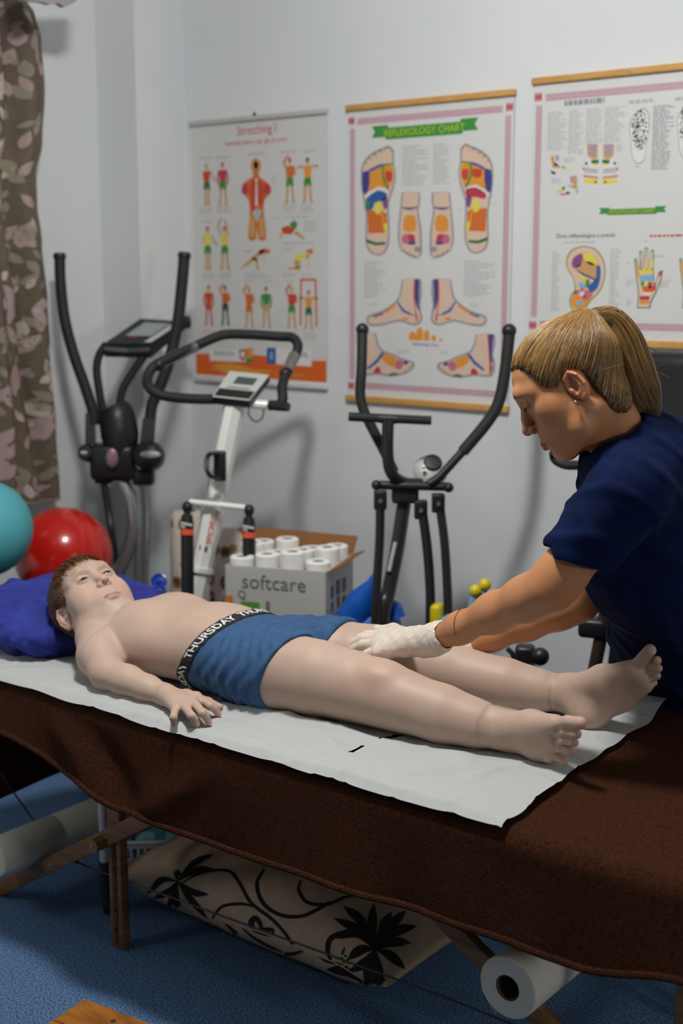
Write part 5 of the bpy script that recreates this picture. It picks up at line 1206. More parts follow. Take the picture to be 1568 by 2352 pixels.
def surface_nets(F, lo, h):
    S = F < 0; n = np.array(F.shape)
    c = np.zeros(n-1, np.int8)
    for dx in (0, 1):
        for dy in (0, 1):
            for dz in (0, 1): c += S[dx:n[0]-1+dx, dy:n[1]-1+dy, dz:n[2]-1+dz]
    act = (c > 0) & (c < 8); idx = np.argwhere(act)
    vid = np.full(n-1, -1, np.int32); vid[act] = np.arange(len(idx))
    off = np.array([(a, b, d) for a in (0, 1) for b in (0, 1) for d in (0, 1)])
    val = np.stack([F[idx[:, 0]+o[0], idx[:, 1]+o[1], idx[:, 2]+o[2]] for o in off], 1)
    acc = np.zeros((len(idx), 3)); cnt = np.zeros(len(idx))
    for i in range(8):
        for j in range(i+1, 8):
            if np.abs(off[i]-off[j]).sum() != 1: continue
            m = (val[:, i] < 0) != (val[:, j] < 0); t = val[m, i]/(val[m, i]-val[m, j])
            acc[m] += off[i]+t[:, None]*(off[j]-off[i]); cnt[m] += 1
    P = lo+h*(idx+acc/cnt[:, None])
    faces = []
    for a in range(3):
        b, d = (a+1) % 3, (a+2) % 3
        sl0 = [slice(None)]*3; sl1 = [slice(None)]*3; sl0[a] = slice(0, -1); sl1[a] = slice(1, None)
        ch = S[tuple(sl0)] != S[tuple(sl1)]
        e = np.argwhere(ch); e = e[(e[:, b] > 0) & (e[:, d] > 0) & (e[:, b] < n[b]-1) & (e[:, d] < n[d]-1)]
        ins = S[e[:, 0], e[:, 1], e[:, 2]]
        def g(db, dd):
            q = e.copy(); q[:, b] -= db; q[:, d] -= dd; return vid[q[:, 0], q[:, 1], q[:, 2]]
        quad = np.stack([g(1, 1), g(0, 1), g(0, 0), g(1, 0)], 1)
        quad[~ins] = quad[~ins][:, ::-1]; faces.append(quad)
    return P, np.concatenate(faces)
def cut_mesh(P, Fc, *a):
    keep = a[-1]; c = P[Fc].mean(1); Fc = Fc[keep(c)]
    u_, inv = np.unique(Fc, return_inverse=True)
    return (P[u_], inv.reshape(Fc.shape)) + ((a[0][u_],) if len(a) > 1 else ())
def join(ms):
    Ps, Fs, Ns, o = [], [], [], 0
    for m in ms:
        Ps.append(m[0]); Fs.append(m[1]+o); o += len(m[0])
        if len(m) > 2: Ns.append(m[2])
    return (np.concatenate(Ps), np.concatenate(Fs)) + ((np.concatenate(Ns),) if Ns else ())
def np_object(name, P, Fc, m, parent=None, colors=None, relax=0, normals=None):
    if relax:
        e = np.concatenate([Fc[:, [i, (i+1) % 4]] for i in range(4)])
        for _ in range(relax):
            acc = np.zeros_like(P); cn = np.zeros(len(P))
            np.add.at(acc, e[:, 0], P[e[:, 1]]); np.add.at(acc, e[:, 1], P[e[:, 0]]); np.add.at(cn, e[:, 0], 1); np.add.at(cn, e[:, 1], 1)
            P = P*0.5+0.5*acc/np.maximum(cn, 1)[:, None]
    me = bpy.data.meshes.new(name)
    me.vertices.add(len(P)); me.vertices.foreach_set('co', P.astype(np.float32).ravel())
    me.loops.add(Fc.size); me.loops.foreach_set('vertex_index', Fc.astype(np.int32).ravel())
    me.polygons.add(len(Fc)); me.polygons.foreach_set('loop_start', np.arange(0, Fc.size, 4, dtype=np.int32))
    me.polygons.foreach_set('use_smooth', np.ones(len(Fc), bool)); me.update(calc_edges=True)
    if colors is not None:
        a = me.color_attributes.new('tint', 'FLOAT_COLOR', 'POINT'); a.data.foreach_set('color', np.concatenate([colors, np.ones((len(P), 1))], 1).astype(np.float32).ravel())
    if normals is not None: me.normals_split_custom_set_from_vertices(normals.tolist())
    me.materials.append(m); o = bpy.data.objects.new(name, me); COL.objects.link(o)
    if parent is not None: o.parent = parent; o.matrix_parent_inverse = Matrix.Translation(-Vector(parent.location))
    return o
def skin_mat(name, base, rough=0.5, sss=0.12, spec=0.4):
    m = mat(name, base, rough, spec=spec, sss=sss, bump=0.06, bscale=700, bdist=0.001); nt = m.node_tree; b = nt.nodes['Principled BSDF']
    at = nt.nodes.new('ShaderNodeAttribute'); at.attribute_name = 'tint'
    n = nt.nodes.new('ShaderNodeTexNoise'); n.inputs['Scale'].default_value = 18; n.inputs['Detail'].default_value = 4
    tc = nt.nodes.new('ShaderNodeTexCoord'); nt.links.new(tc.outputs['Object'], n.inputs['Vector'])
    r = nt.nodes.new('ShaderNodeValToRGB'); r.color_ramp.elements[0].color = (0.93, 0.88, 0.86, 1); r.color_ramp.elements[1].color = (1.0, 1.0, 1.0, 1)
    nt.links.new(n.outputs['Fac'], r.inputs['Fac'])
    mx = nt.nodes.new('ShaderNodeMix'); mx.data_type = 'RGBA'; mx.blend_type = 'MULTIPLY'; mx.inputs['Factor'].default_value = 1.0
    nt.links.new(at.outputs['Color'], mx.inputs['A']); nt.links.new(r.outputs['Color'], mx.inputs['B']); nt.links.new(mx.outputs['Result'], b.inputs['Base Color'])
    return m
def lin3(c): return np.array(lin(c)[:3])

def head_ops(S, R, t, s, kid=False, eye_open=0.004, eye_drop=0.0):
    W_ = lambda p: R@(np.asarray(p, float)*s)+t
    def E(c, r, k, Rl=None, mode='u'): S.ell(W_(c), np.asarray(r, float)*np.ones(3)*s, R if Rl is None else R@Rl, k*s, mode)
    def Ch(pts, k, mode='u'): S.chain([(W_(p), r*s) for p, r in pts], k*s, mode)
    E((0,-.012,.040), (.073,.095,.082), .01)
    E((0,.032,.042), (.060,.058,.052), .03)
    E((0,.028,-.028), (.060,.060,.074), .03)
    ck = .035 if kid else .027
    for q in (-1, 1):
        E((q*.035,.046,-.036), ck, .03)
        E((q*.046,.046,-.010), (.020,.024,.020), .03)       # cheekbone
        jr = .021 if kid else .018
        Ch([((q*.052,-.002,-.045), jr), ((q*.046,.020,-.072), jr), ((q*.020,.062,-.092), .019)], .022)
        Ch([((q*.010,.087,.031), .009), ((q*.030,.084,.035), .010), ((q*.050,.064,.028), .010)], .018)
    E((0,.072,-.092), (.022,.018,.017), .015)
    E((0,.070,-.056), (.032,.027,.028), .02)
    for q in (-1, 1): E((q*.031,.105,.010), (.019,.018,.014), .014, mode='s')
    if kid:   # short upturned nose
        Ch([((0,.086,.020), .0070), ((0,.093,-.004), .0085), ((0,.1020,-.0180), .0098)], .012)
        E((0,.1045,-.0215), (.0112,.0100,.0092), .006)
        for q in (-1, 1):
            E((q*.0118,.0950,-.0270), (.0072,.0085,.0075), .005)
            E((q*.0058,.1040,-.0305), (.0034,.0046,.0034), .0016, mode='s')
    else:
        Ch([((0,.088,.022), .0075), ((0,.098,-.004), .0085), ((0,.1075,-.022), .0095)], .012)
        E((0,.1085,-.0265), (.0105,.0100,.0090), .006)
        for q in (-1, 1):
            E((q*.0115,.0985,-.0305), (.0070,.0085,.0072), .005)
            E((q*.0058,.1075,-.0365), (.0032,.0050,.0036), .002, mode='s')
    # lids, then the opening between them
    for q in (-1, 1):
        E((q*.031,.0775,.012), (.0160,.0148,.0140), .004)
        a = 0.10*q
        Rl = np.array([[math.cos(a), 0, math.sin(a)], [0, 1, 0], [-math.sin(a), 0, math.cos(a)]])
        E((q*.0315,.0925,.0115-eye_drop), (.0142,.0105,eye_open), .0012, Rl, mode='s')
        E((q*.031,.092,.012+.0065), (.0150,.0030,.0011), .0016, Rl, mode='s')   # crease
    # lips
    lp = .68 if kid else .9; dy = -.0008 if kid else .0005
    for q in (-1, 1):
        Ch([((q*.0225,.0845,-.0640), .0026), ((q*.0095,.0945+dy,-.0605), .0050*lp), ((0,.0960+dy,-.0618), .0045*lp)], .005)
        Ch([((q*.0205,.0845,-.0665), .0026), ((q*.0090,.0930+dy,-.0695), .0058*lp), ((0,.0942+dy,-.0702), .0060*lp)], .005)
        Ch([((q*.0235,.0885,-.0648), .0010), ((q*.010,.1000,-.0652), .0012), ((0,.1015,-.0656), .0012)], .0022, 's')
    E((0,.1005,-.0500), (.0030,.0030,.0070), .003, mode='s')
    E((0,.0960,-.0810), (.014,.006,.004), .006, mode='s')
    # ears
    for q in (-1, 1):
        a = q*math.radians(20); ca, sa = math.cos(a), math.sin(a)
        Rz = np.array([[ca,-sa,0],[sa,ca,0],[0,0,1]]); b_ = math.radians(-12); Rx = np.array([[1,0,0],[0,math.cos(b_),-math.sin(b_)],[0,math.sin(b_),math.cos(b_)]])
        Re = Rz@Rx
        ec = np.array((q*.0740,-.010,-.004))
        L_ = lambda x, y, z: ec+Re@np.array((q*x, y, z))
        E(L_(0,0,0), (.0085,.0185,.0305), .004, Re)
        E(L_(.0075,.0035,.004), (.0075,.0115,.0190), .003, Re, 's')
        Ch([(L_(.0045,.0095,.0205), .0026), (L_(.0060,-.006,.0255), .0030), (L_(.0060,-.0150,.012), .0030), (L_(.0050,-.0150,-.008), .0028), (L_(.0030,-.006,-.024), .0040)], .002)
        Ch([(L_(.0050,-.008,.013), .0022), (L_(.0050,-.0075,-.004), .0022), (L_(.0045,.001,-.0155), .0026)], .0025)
        E(L_(.0040,.0115,-.004), (.0040,.0040,.0060), .003, Re)
        E(L_(.0015,.001,-.0265), (.0055,.0085,.0085), .004, Re)
def to_local(P, R, t, s): return ((P-t)@R)/s
def sstep(a, b, x): q = np.clip((x-a)/(b-a), 0, 1); return q*q*(3-2*q)
def paint_face(col, L, lip, brow, lid, blush, kid, eye_open, eye_drop, brow_z=0.0, lash=None):
    x, y, z = np.abs(L[:, 0]), L[:, 1], L[:, 2]
    front = sstep(.02, .05, y)
    def mixc(m, c): col[:] = col*(1-m[:, None])+np.asarray(c)*m[:, None]
    # rosy cheeks, nose, ears, chin: natural flush of the skin
    m = np.exp(-(((x-.042)/.022)**2+((z+.030)/.022)**2))*front*0.45; mixc(m, blush)
    m = np.exp(-((x/.014)**2+((z+.028)/.012)**2))*sstep(.09, .1, y)*0.4; mixc(m, blush)
    m = sstep(.066, .076, x)*np.exp(-((z+.002)/.035)**2)*np.exp(-((y+.01)/.025)**2)*0.55; mixc(m, blush)
    # lips
    th = .62 if kid else 1.0
    up = -.0652+(.0082-.0025*np.exp(-(x/.005)**2)-(x/.024)**2*.0070)*th
    lo_ = -.0652-(.0123-(x/.024)**2*.0115)*th
    m = sstep(lo_-.0012, lo_+.0012, z)*(1-sstep(up-.0012, up+.0012, z))*(1-sstep(.021, .024, x))*sstep(.075, .085, y); mixc(m*0.85, lip)
    m = np.exp(-(((z+.0655)/.0012)**2))*(1-sstep(.021, .024, x))*sstep(.08, .088, y); mixc(m*0.8, lip*0.45)
    # brows
    bz = .0345+brow_z+np.interp(x, [.012, .022, .036, .050], [-.001, .0022, .0042, -.0015]); bw = np.interp(x, [.012, .020, .036, .052], [.0030, .0036, .0030, .0010])
    m = np.exp(-((z-bz)/bw)**2)*sstep(.010, .014, x)*(1-sstep(.048, .055, x))*sstep(.04, .06, y); mixc(m*0.8, brow)
    # lash line around the opening
    for q in (-1, 1):
        a = 0.10*q; dx = L[:, 0]-q*.0315; dz = z-(.0115-eye_drop)
        u_ = dx*math.cos(a)-dz*math.sin(a); v_ = dx*math.sin(a)+dz*math.cos(a)
        rr = np.sqrt((u_/.0142)**2+(v_/max(eye_open, .002))**2)
        m = np.exp(-((rr-1.0)/.22)**2)*sstep(.078, .086, y)*np.where(v_ > 0, 1.0, 0.45); mixc(m*0.85, lid)
def eyeball(name, c, r, fwd, parent, iris, s=1.0):
    c = Vector(c); fwd = Vector(fwd).normalized()
    o = MB().ball(c, r, n=28).build(name, mat('eye_white', '#b5aaa2', 0.15, coat=0.6), parent, angle=180)
    a, b, d = frame_of(fwd)
    MB().lathe(c, [(r*.60, r*.800), (r*.52, r*.875), (r*.42, r*.930), (r*.25, r*.990), (r*.0, r*1.018)], axis=fwd, n=24).build('iris', mat('iris_'+iris, iris, 0.1, coat=1.0), o)
    MB().lathe(c, [(r*.26, r*.992), (r*.0, r*1.026)], axis=fwd, n=18).build('pupil', mat('pupil', '#050505', 0.05), o)
    return o
def strands_mesh(paths, r0, r1, sides=3):
    vs, fs = [], []
    for P in paths:
        m = len(P); o = len(vs); P = [Vector(p) for p in P]
        T0 = (P[1]-P[0]).normalized(); a, b, _ = frame_of(T0)
        for i in range(m):
            Ti = (P[min(i+1, m-1)]-P[max(i-1, 0)]).normalized()
            q = T0.rotation_difference(Ti); a = q @ a; b = q @ b; T0 = Ti
            r = r0+(r1-r0)*i/(m-1)
            for k in range(sides):
                t = 2*math.pi*k/sides; vs.append(P[i]+a*(r*math.cos(t))+b*(r*math.sin(t)))
        for i in range(m-1):
            for k in range(sides): fs.append((o+i*sides+k, o+i*sides+(k+1) % sides, o+(i+1)*sides+(k+1) % sides, o+(i+1)*sides+k))
    return vs, fs
def hair_object(name, paths, r0, r1, m, parent, cols=None, seed=1):
    vs, fs = strands_mesh(paths, r0, r1); col = None
    if cols is not None:
        rg = np.random.default_rng(seed); A0, A1 = lin3(cols[0]), lin3(cols[1]); col = []
        for P in paths:
            k = rg.beta(1.6, 1.6); col += [A0*(1-k)+A1*k]*(len(P)*3)
        col = np.array(col)
    o = np_object(name, np.array([tuple(v) for v in vs]), np.array(fs), m, parent, col); o['kind'] = 'stuff'; return o
def strand_mat(name, rough=0.32):
    m = mat(name, '#80603a', rough, spec=0.6); nt = m.node_tree; at = nt.nodes.new('ShaderNodeAttribute'); at.attribute_name = 'tint'
    nt.links.new(at.outputs['Color'], nt.nodes['Principled BSDF'].inputs['Base Color']); return m
def bvh_of(P, Fc): return BVHTree.FromPolygons([tuple(p) for p in P], [tuple(int(i) for i in f) for f in Fc])
def finger(S, pts, radii, k=0.004): S.chain(list(zip(pts, radii)), k)
def nail(mb, tip, prev, up, w, l):
    tip, prev, up = Vector(tip), Vector(prev), Vector(up); d = (tip-prev).normalized(); up = (up-d*up.dot(d)).normalized(); sd = d.cross(up)
    def f(u, v):
        a = (u-.5)*1.9; x = (v-.5); k = 1-0.25*max(0, v-.6)**2*4
        return tip-d*(l*0.35)+sd*(w*math.sin(a)*.62*k)+up*(w*(math.cos(a)-1)*.6)+d*(l*x)
    mb.grid(f, 6, 5)
# ================================================================== the boy lying on the table
RB = np.array([[-0.049, 0.561, -0.826], [-0.990, -0.139, -0.036], [-0.135, 0.816, 0.562]])*0.45+np.array([[-0.303, 0.410, -0.861], [-0.948, -0.220, 0.229], [-0.096, 0.885, 0.455]])*0.55
u0, _s, v0 = np.linalg.svd(RB); RB = u0@v0
tB = np.array([-2.334, 1.992, 0.785]); sB = 0.985
EO_B, ED_B = 0.0031, 0.0012
BOY = Model()
WB_ = lambda p: RB@(np.asarray(p, float)*sB)+tB
def boy_trunk(S):
    S.loft('x', [(-2.270,2.03,.718,.070,.046), (-2.245,2.033,.724,.112,.058), (-2.19,2.04,.733,.140,.074), (-2.12,2.045,.736,.138,.079), (-2.04,2.05,.735,.128,.079),
                 (-1.97,2.05,.734,.123,.079), (-1.90,2.05,.733,.127,.078), (-1.84,2.053,.731,.134,.076), (-1.79,2.056,.728,.136,.073), (-1.755,2.058,.726,.120,.066)], k=.03, e=2.35)
    for (y, ry) in ((2.0, .055), (2.10, .055)): S.ell((-2.165, y, .780), (.06, ry, .036), k=.04)
    S.ell((-1.985, 2.055, .775), (.085, .085, .045), k=.05)
    # thighs
    S.chain([((-1.815,1.992,.733), .077), ((-1.74,1.997,.737), .0765), ((-1.66,2.003,.738), .071), ((-1.575,2.012,.735), .062)], k=.03)
    S.chain([((-1.815,2.118,.733), .077), ((-1.74,2.155,.735), .0745), ((-1.66,2.195,.733), .068), ((-1.575,2.232,.725), .059)], k=.03)
boy_trunk(BOY)
# lower legs
BOY.chain([((-1.575,2.012,.735), .062), ((-1.50,2.020,.729), .0545), ((-1.445,2.028,.722), .0485), ((-1.375,2.038,.713), .0475), ((-1.31,2.052,.705), .0365), ((-1.262,2.066,.701), .0335)], k=.04)
BOY.ell((-1.505,2.010,.775), (.034,.032,.020), k=.03)
BOY.chain([((-1.575,2.232,.725), .059), ((-1.50,2.262,.716), .0495), ((-1.445,2.276,.711), .0455), ((-1.385,2.290,.707), .0450), ((-1.325,2.308,.703), .0350), ((-1.268,2.326,.702), .0325)], k=.04)
BOY.ell((-1.51,2.262,.750), (.03,.028,.018), k=.03)
# near foot
A = np.array
hN = A((-1.232,2.084,.690)); aN = A((-1.255,2.068,.703))
bigT = A(on(1330,1660,y=2.010)); bigR = A(on(1275,1664,y=2.030)); litR = A(on(1262,1734,y=2.045))
BOY.chain([(hN, .031), (aN, .034)], k=.02)
BOY.chain([(aN, .034), (aN*.45+bigR*.55, .0275), (bigR, .0185)], k=.02)
BOY.chain([(hN, .028), (hN*.4+litR*.6, .0235), (litR, .0155)], k=.02)
BOY.chain([(hN*.5+aN*.5, .030), ((hN+aN)*.2+(bigR+litR)*.3, .026), ((bigR+litR)*.5, .0185)], k=.02)
toesN = [((1275,1664,2.030),(1332,1661,2.010),.0118), ((1274,1684,2.032),(1324,1686,2.012),.0088), ((1272,1703,2.036),(1318,1705,2.018),.0084), ((1268,1720,2.040),(1310,1724,2.026),.0080), ((1262,1736,2.046),(1295,1747,2.036),.0078)]
toe_pts = []
for (a, b, r) in toesN:
    p0, p1 = A(on(a[0],a[1],y=a[2])), A(on(b[0],b[1],y=b[2])); m_ = p0*.45+p1*.55+A((-.002,-.002,.004))
    BOY.chain([(p0, r*1.05), (m_, r*.95), (p1, r*1.0)], k=.0035); toe_pts.append((p0, m_, p1, r))
# far foot
hF = A(on(1356,1640,y=2.300)); aF = A((-1.262,2.328,.706))
bm = A(on(1452,1540,y=2.268)); bl = A(on(1478,1572,y=2.312))
BOY.chain([(hF, .031), (aF, .034)], k=.02)
BOY.chain([(aF, .034), (aF*.45+bm*.55, .029), (bm, .0215)], k=.02)
BOY.chain([(hF, .029), (hF*.45+bl*.55, .025), (bl, .019)], k=.02)
BOY.chain([(hF*.6+aF*.4, .030), ((hF+aF)*.2+(bm+bl)*.3, .027), ((bm+bl)*.5, .020)], k=.02)
toesF = [((1455,1535,2.268),(1492,1494,2.262),.0122), ((1470,1545,2.283),(1508,1517,2.280),.0090), ((1475,1555,2.295),(1511,1535,2.296),.0086), ((1478,1565,2.305),(1508,1552,2.310),.0082), ((1478,1575,2.315),(1500,1568,2.322),.0078)]
for (a, b, r) in toesF:
    p0, p1 = A(on(a[0],a[1],y=a[2])), A(on(b[0],b[1],y=b[2])); m_ = p0*.4+p1*.6
    BOY.chain([(p0, r*1.1), (m_, r*.95), (p1, r)], k=.0035)
# shoulders, arms
for y, x in ((1.945,-2.250), (2.130,-2.245)):
    BOY.chain([((x-.01, (y+2.035)/2, .738), .045), ((x, y, .735), .052)], k=.035)
BOY.chain([((-2.252,1.938,.735), .052), ((-2.195,1.888,.714), .0465), ((-2.128,1.852,.694), .0375)], k=.02)
BOY.chain([((-2.128,1.852,.694), .0375), ((-2.065,1.850,.692), .0355), ((-2.005,1.853,.686), .0295), ((-1.957,1.856,.681), .0230)], k=.012, flat=(A((0,0,1.)), .9))
BOY.chain([((-2.245,2.145,.735), .050), ((-2.16,2.195,.712), .042), ((-2.08,2.205,.695), .035), ((-1.99,2.205,.688), .030), ((-1.92,2.20,.680), .022), ((-1.85,2.20,.675), .016)], k=.015)
wr = A((-1.957,1.856,.681))
MCP = {n: A(on(x, y, z=z)) for n, (x, y, z) in dict(i=(452,1600,.687), m=(442,1611,.688), r=(423,1621,.685), p=(403,1628,.680)).items()}
PIP = {n: A(on(x, y, z=z)) for n, (x, y, z) in dict(i=(482,1622,.683), m=(465,1638,.686), r=(440,1645,.684), p=(398,1648,.678)).items()}
TIP = {n: A(on(x, y, z=z)) for n, (x, y, z) in dict(i=(501,1639,.6655), m=(479,1659,.6655), r=(451,1664,.6655), p=(400,1662,.6650)).items()}
for n in 'imrp':
    BOY.cap(wr+A((0,0,.0)), MCP[n], .0145, .0105, k=.016)
    rr = dict(i=.0083, m=.0086, r=.0083, p=.0074)[n]; mid = PIP[n]*.45+TIP[n]*.55+A((0,0,.0035))
    BOY.chain([(MCP[n], rr*1.18), (PIP[n], rr), (mid, rr*.88), (TIP[n], rr*.82)], k=.004)
TH = [A(on(430,1596,z=.676)), A(on(478,1612,z=.672)), A(on(504,1624,z=.668))]
BOY.chain([(wr, .013), (TH[0], .0115), (TH[1], .0088), (TH[2], .0075)], k=.006)
# neck and head
BOY.chain([(WB_((0,-.024,-.035)), .046), (A((-2.272,2.025,.720)), .048)], k=.016)
head_ops(BOY, RB, tB, sB, kid=True, eye_open=EO_B, eye_drop=ED_B)

coarse = BOY.mesh_n((-2.22,1.74,.635), (-1.27,2.40,.84), .003)
fineH = BOY.mesh_n((-2.53,1.78,.635), (-2.18,2.26,.95), .0014)
fineF = BOY.mesh_n((-1.30,1.93,.635), (-1.0,2.40,.90), .0018)
hand = BOY.mesh_n((-1.98,1.74,.645), (-1.76,1.93,.73), .0016)
inhand = lambda c, g=0.0: (c[:, 0] > -1.955+g) & (c[:, 0] < -1.77-g) & (c[:, 1] < 1.908-g)
PB, FB, NB = join([cut_mesh(*coarse, lambda c: (c[:, 0] >= -2.199) & (c[:, 0] <= -1.281) & ~inhand(c, .004)), cut_mesh(*fineH, lambda c: c[:, 0] < -2.195),
               cut_mesh(*fineF, lambda c: c[:, 0] > -1.285), cut_mesh(*hand, inhand)])
SKB = lin3('#b8a090'); colB = np.tile(SKB, (len(PB), 1))
def flush(col, P, c, r, colr, w):
    m = np.exp(-(((P-c)/r)**2).sum(1))*w; col[:] = col*(1-m[:, None])+colr*m[:, None]
BL = lin3('#cf8f7c')
for (p0, m_, p1, r) in toe_pts: flush(colB, PB, p1, .014, BL, .35)
for n in 'imrp': flush(colB, PB, TIP[n], .011, BL, .5); flush(colB, PB, PIP[n], .008, BL, .2)
flush(colB, PB, A((-1.505,2.0,.76)), .04, BL, .25)
LB = to_local(PB, RB, tB, sB); hm = np.linalg.norm(LB, axis=1) < .17
ch = colB[hm].copy(); paint_face(ch, LB[hm], lin3('#b08074'), lin3('#a98566'), lin3('#3a241c'), lin3('#c99480'), True, EO_B, ED_B); colB[hm] = ch
boy = thing('person', (-1.8, 2.06, 0.655), 'boy in blue boxer briefs lying on his back on the white paper', 'person')
np_object('body', PB, FB, skin_mat('boy_skin', '#b8a090', 0.52, 0.2), boy, colB, normals=NB)
for q in (-1, 1):
    g = RB@np.array((0.05, 1.0, -0.14))
    eyeball('eye', WB_((q*.031, .0772, .012)), .0128*sB, g, boy, '#20150f')
for n in 'imrp':
    nb = MB(); nail(nb, TIP[n]+A((0,0,.0055)), PIP[n], (0, 0, 1), .0062, .008); nb.build('fingernail', mat('nail', '#dcae9f', 0.3), boy)
for k, (p0, m_, p1, r) in enumerate(toe_pts):
    up = (np.cross(p1-p0, litR-bigR)); up = up/np.linalg.norm(up); up = up if up[1] < 0 else -up
    nb = MB(); nail(nb, Vector(p1)+Vector(up)*r*.85-Vector(p1-p0).normalized()*0.001, p0, up, r*.62, r*1.0); nb.build('toenail', mat('nail', '#dcae9f', 0.3), boy)

# ---- hair
def hairline_b(x, y): return np.interp(y, [-.11,-.075,-.045,-.028,-.012,.010,.022,.034,.044,.056,.075,.10], [-.055,-.048,-.022,.020,.030,.026,-.010,.002,.040,.066,.074,.076])
HB = Model()
HB.ell(WB_((0,-.012,.040)), np.array((.073,.095,.082))*sB+.0085, RB, .01)
HB.ell(WB_((0,.032,.042)), np.array((.060,.058,.052))*sB+.0060, RB, .03)
def hl_post(hl, R, t, s):
    def fn(F, X, Y, Z):
        q = [((X-t[0])*R[0, i]+(Y-t[1])*R[1, i]+(Z-t[2])*R[2, i])/s for i in range(3)]
        a = (hl(q[0], q[1])-q[2])*s*.75+.0016*np.sin(q[0]*420+q[1]*310)
        F = F+.005*np.exp(-np.maximum(-a, 0)/.008)
        k = .004; m = np.clip(.5-.5*(F-a)/k, 0, 1); return F*(1-m)+a*m+k*m*(1-m)
    return fn
HB.post(hl_post(hairline_b, RB, tB, sB))
hP, hF_ = HB.mesh((-2.56,1.85,.66), (-2.22,2.16,.96), .0025)
M_BH = mat('boy_hair', '#3a2011', 0.6)
hairb = np_object('hair', hP, hF_, M_BH, boy, relax=2)
random.seed(5); rng = np.random.default_rng(5)
hL = to_local(hP, RB, tB, sB); ctr = np.array((0,-.01,.035))
ok = np.where((hL[:, 2] > hairline_b(hL[:, 0], hL[:, 1])-.002))[0]
paths = []
for i in rng.choice(ok, 7500):
    p = hP[i]; l = hL[i]; n = nrmz(RB@((l-ctr)/np.array((.073,.095,.082))**2))
    fl_ = RB@(np.array((0, 1.0, -.15)) if l[2] > .07 else np.array((0, .35, -1.0)) if l[1] > -.04 else np.array((0, -.1, -1.0)))
    fl_ = fl_+rng.normal(0, .22, 3); fl_ = nrmz(fl_-n*(fl_@n)); L_ = rng.uniform(.010, .021); lift = rng.uniform(.0004, .0035)
    paths.append([p-n*.0015+fl_*L_*q+n*(lift*math.sin(q*2.2)+(-.004*q*q)) for q in (0, .25, .5, .75, 1.0)])
for i in rng.choice(np.where((hL[:, 1] > .03) & (hL[:, 2] > .06))[0], 900):   # fringe tufts
    p = hP[i]; l = hL[i]; n = nrmz(RB@((l-ctr)/np.array((.073,.095,.082))**2)); tuft = round(l[0]/.012)*.012
    fl_ = nrmz(RB@np.array(((tuft-l[0])*30+.25, .9, -.55))+rng.normal(0, .08, 3)); fl_ = nrmz(fl_-n*(fl_@n)*.8); L_ = rng.uniform(.016, .030)
    paths.append([p-n*.001+fl_*L_*q+n*(.005*math.sin(q*2.4)-.002*q) for q in (0, .25, .5, .75, 1.0)])
hair_object('hair_strands', paths, .0006, .00025, strand_mat('boy_strands', .42), hairb, ('#3a2010', '#a0662f'))

# ---- boxer briefs and printed waistband
def waist_x(Y, Z): return -1.972+0.55*np.maximum(Z-.70, 0)+0.02*(Y-1.95)
def hem_x(Y, Z): return -1.745+0.25*np.maximum(Z-.72, 0)-0.10*np.abs(Y-2.06)+0.02
BR = Model(); boy_trunk(BR)
def br_post(F, X, Y, Z):
    wr_ = .0012*np.sin((X*3+Z*1.2+Y*.6)*75+3*np.sin(Z*30))+.0010*np.sin((X-Z*.8)*160+Y*20)
    crease = .0022*np.exp(-((X+1.835-(Z-.74)*.35)/.006)**2)+.0018*np.exp(-((X+1.80-(Z-.74)*.45)/.005)**2)
    F = F-.0055-wr_*np.clip((X-waist_x(Y, Z)-.02)/.03, 0, 1)-crease
    hem = -.0018*np.exp(-((X-hem_x(Y, Z)+.008)/.0045)**2)
    F = F+hem
    return np.maximum(np.maximum(F, waist_x(Y, Z)+.012-X), X-hem_x(Y, Z))
BR.ell((-1.79,2.062,.792), (.055,.040,.022), k=.03)
BR.post(br_post)
bP, bF = BR.mesh((-2.0,1.88,.63), (-1.62,2.27,.86), .0022)
M_BRIEF = mat('blue_jersey', '#26486f', 0.85, col2='#2c527c', nscale=60, bump=0.25, bscale=900, sheen=0.3)
br = np_object('boxer_briefs', bP, bF, M_BRIEF, boy)
WBm = Model(); boy_trunk(WBm)
def wb_post(F, X, Y, Z):
    F = F-.0072-.0006*np.sin(Z*240+Y*180)
    return np.maximum(F, np.abs(X-waist_x(Y, Z))-.0165)
WBm.post(wb_post)
wP, wF = WBm.mesh((-2.02,1.88,.63), (-1.83,2.22,.86), .0022)
wb = np_object('waistband', wP, wF, mat('black_elastic', '#121214', 0.8, bump=0.4, bscale=1500), br)
wB = bvh_of(wP, wF)
cy_, cz_ = 2.05, .735
def band_hit(th, off):    # th: angle from straight down on the near side, rising over the top
    dr = Vector((0, -math.sin(th), -math.cos(th)))
    x = -1.93
    for _ in range(5):
        h_ = wB.ray_cast(Vector((x, cy_, cz_))+dr*0.3, -dr)[0]
        if h_ is None: return None
        x = float(waist_x(h_.y, h_.z))-off
    h_, n_, _i, _d = wB.ray_cast(Vector((x, cy_, cz_))+dr*0.3, -dr)
    return None if h_ is None else h_+dr*0.0012
ths = np.linspace(.25, 3.9, 240); arc = [0]; pr = band_hit(ths[0], 0)
for a in ths[1:]:
    q = band_hit(a, 0); arc.append(arc[-1]+((q-pr).length if q is not None and pr is not None else 0)); pr = q if q is not None else pr
tv, tf = text_mesh('THURSDAY', .0265, 'LEFT', bold=True)
wid = max(v.x for v in tv); tm = MB()
for rep in range(4):
    base = .018+rep*(wid*1.08+.014); pts = []
    for v in tv:
        th = float(np.interp(base+v.x*1.08, arc, ths)); pts.append(band_hit(th, v.y))
    good = [f for f in tf if all(pts[i] is not None for i in f)]
    us = sorted({i for f in good for i in f}); mp_ = {i: j for j, i in enumerate(us)}
    if us: tm.add([pts[i] for i in us], [tuple(mp_[i] for i in f) for f in good])
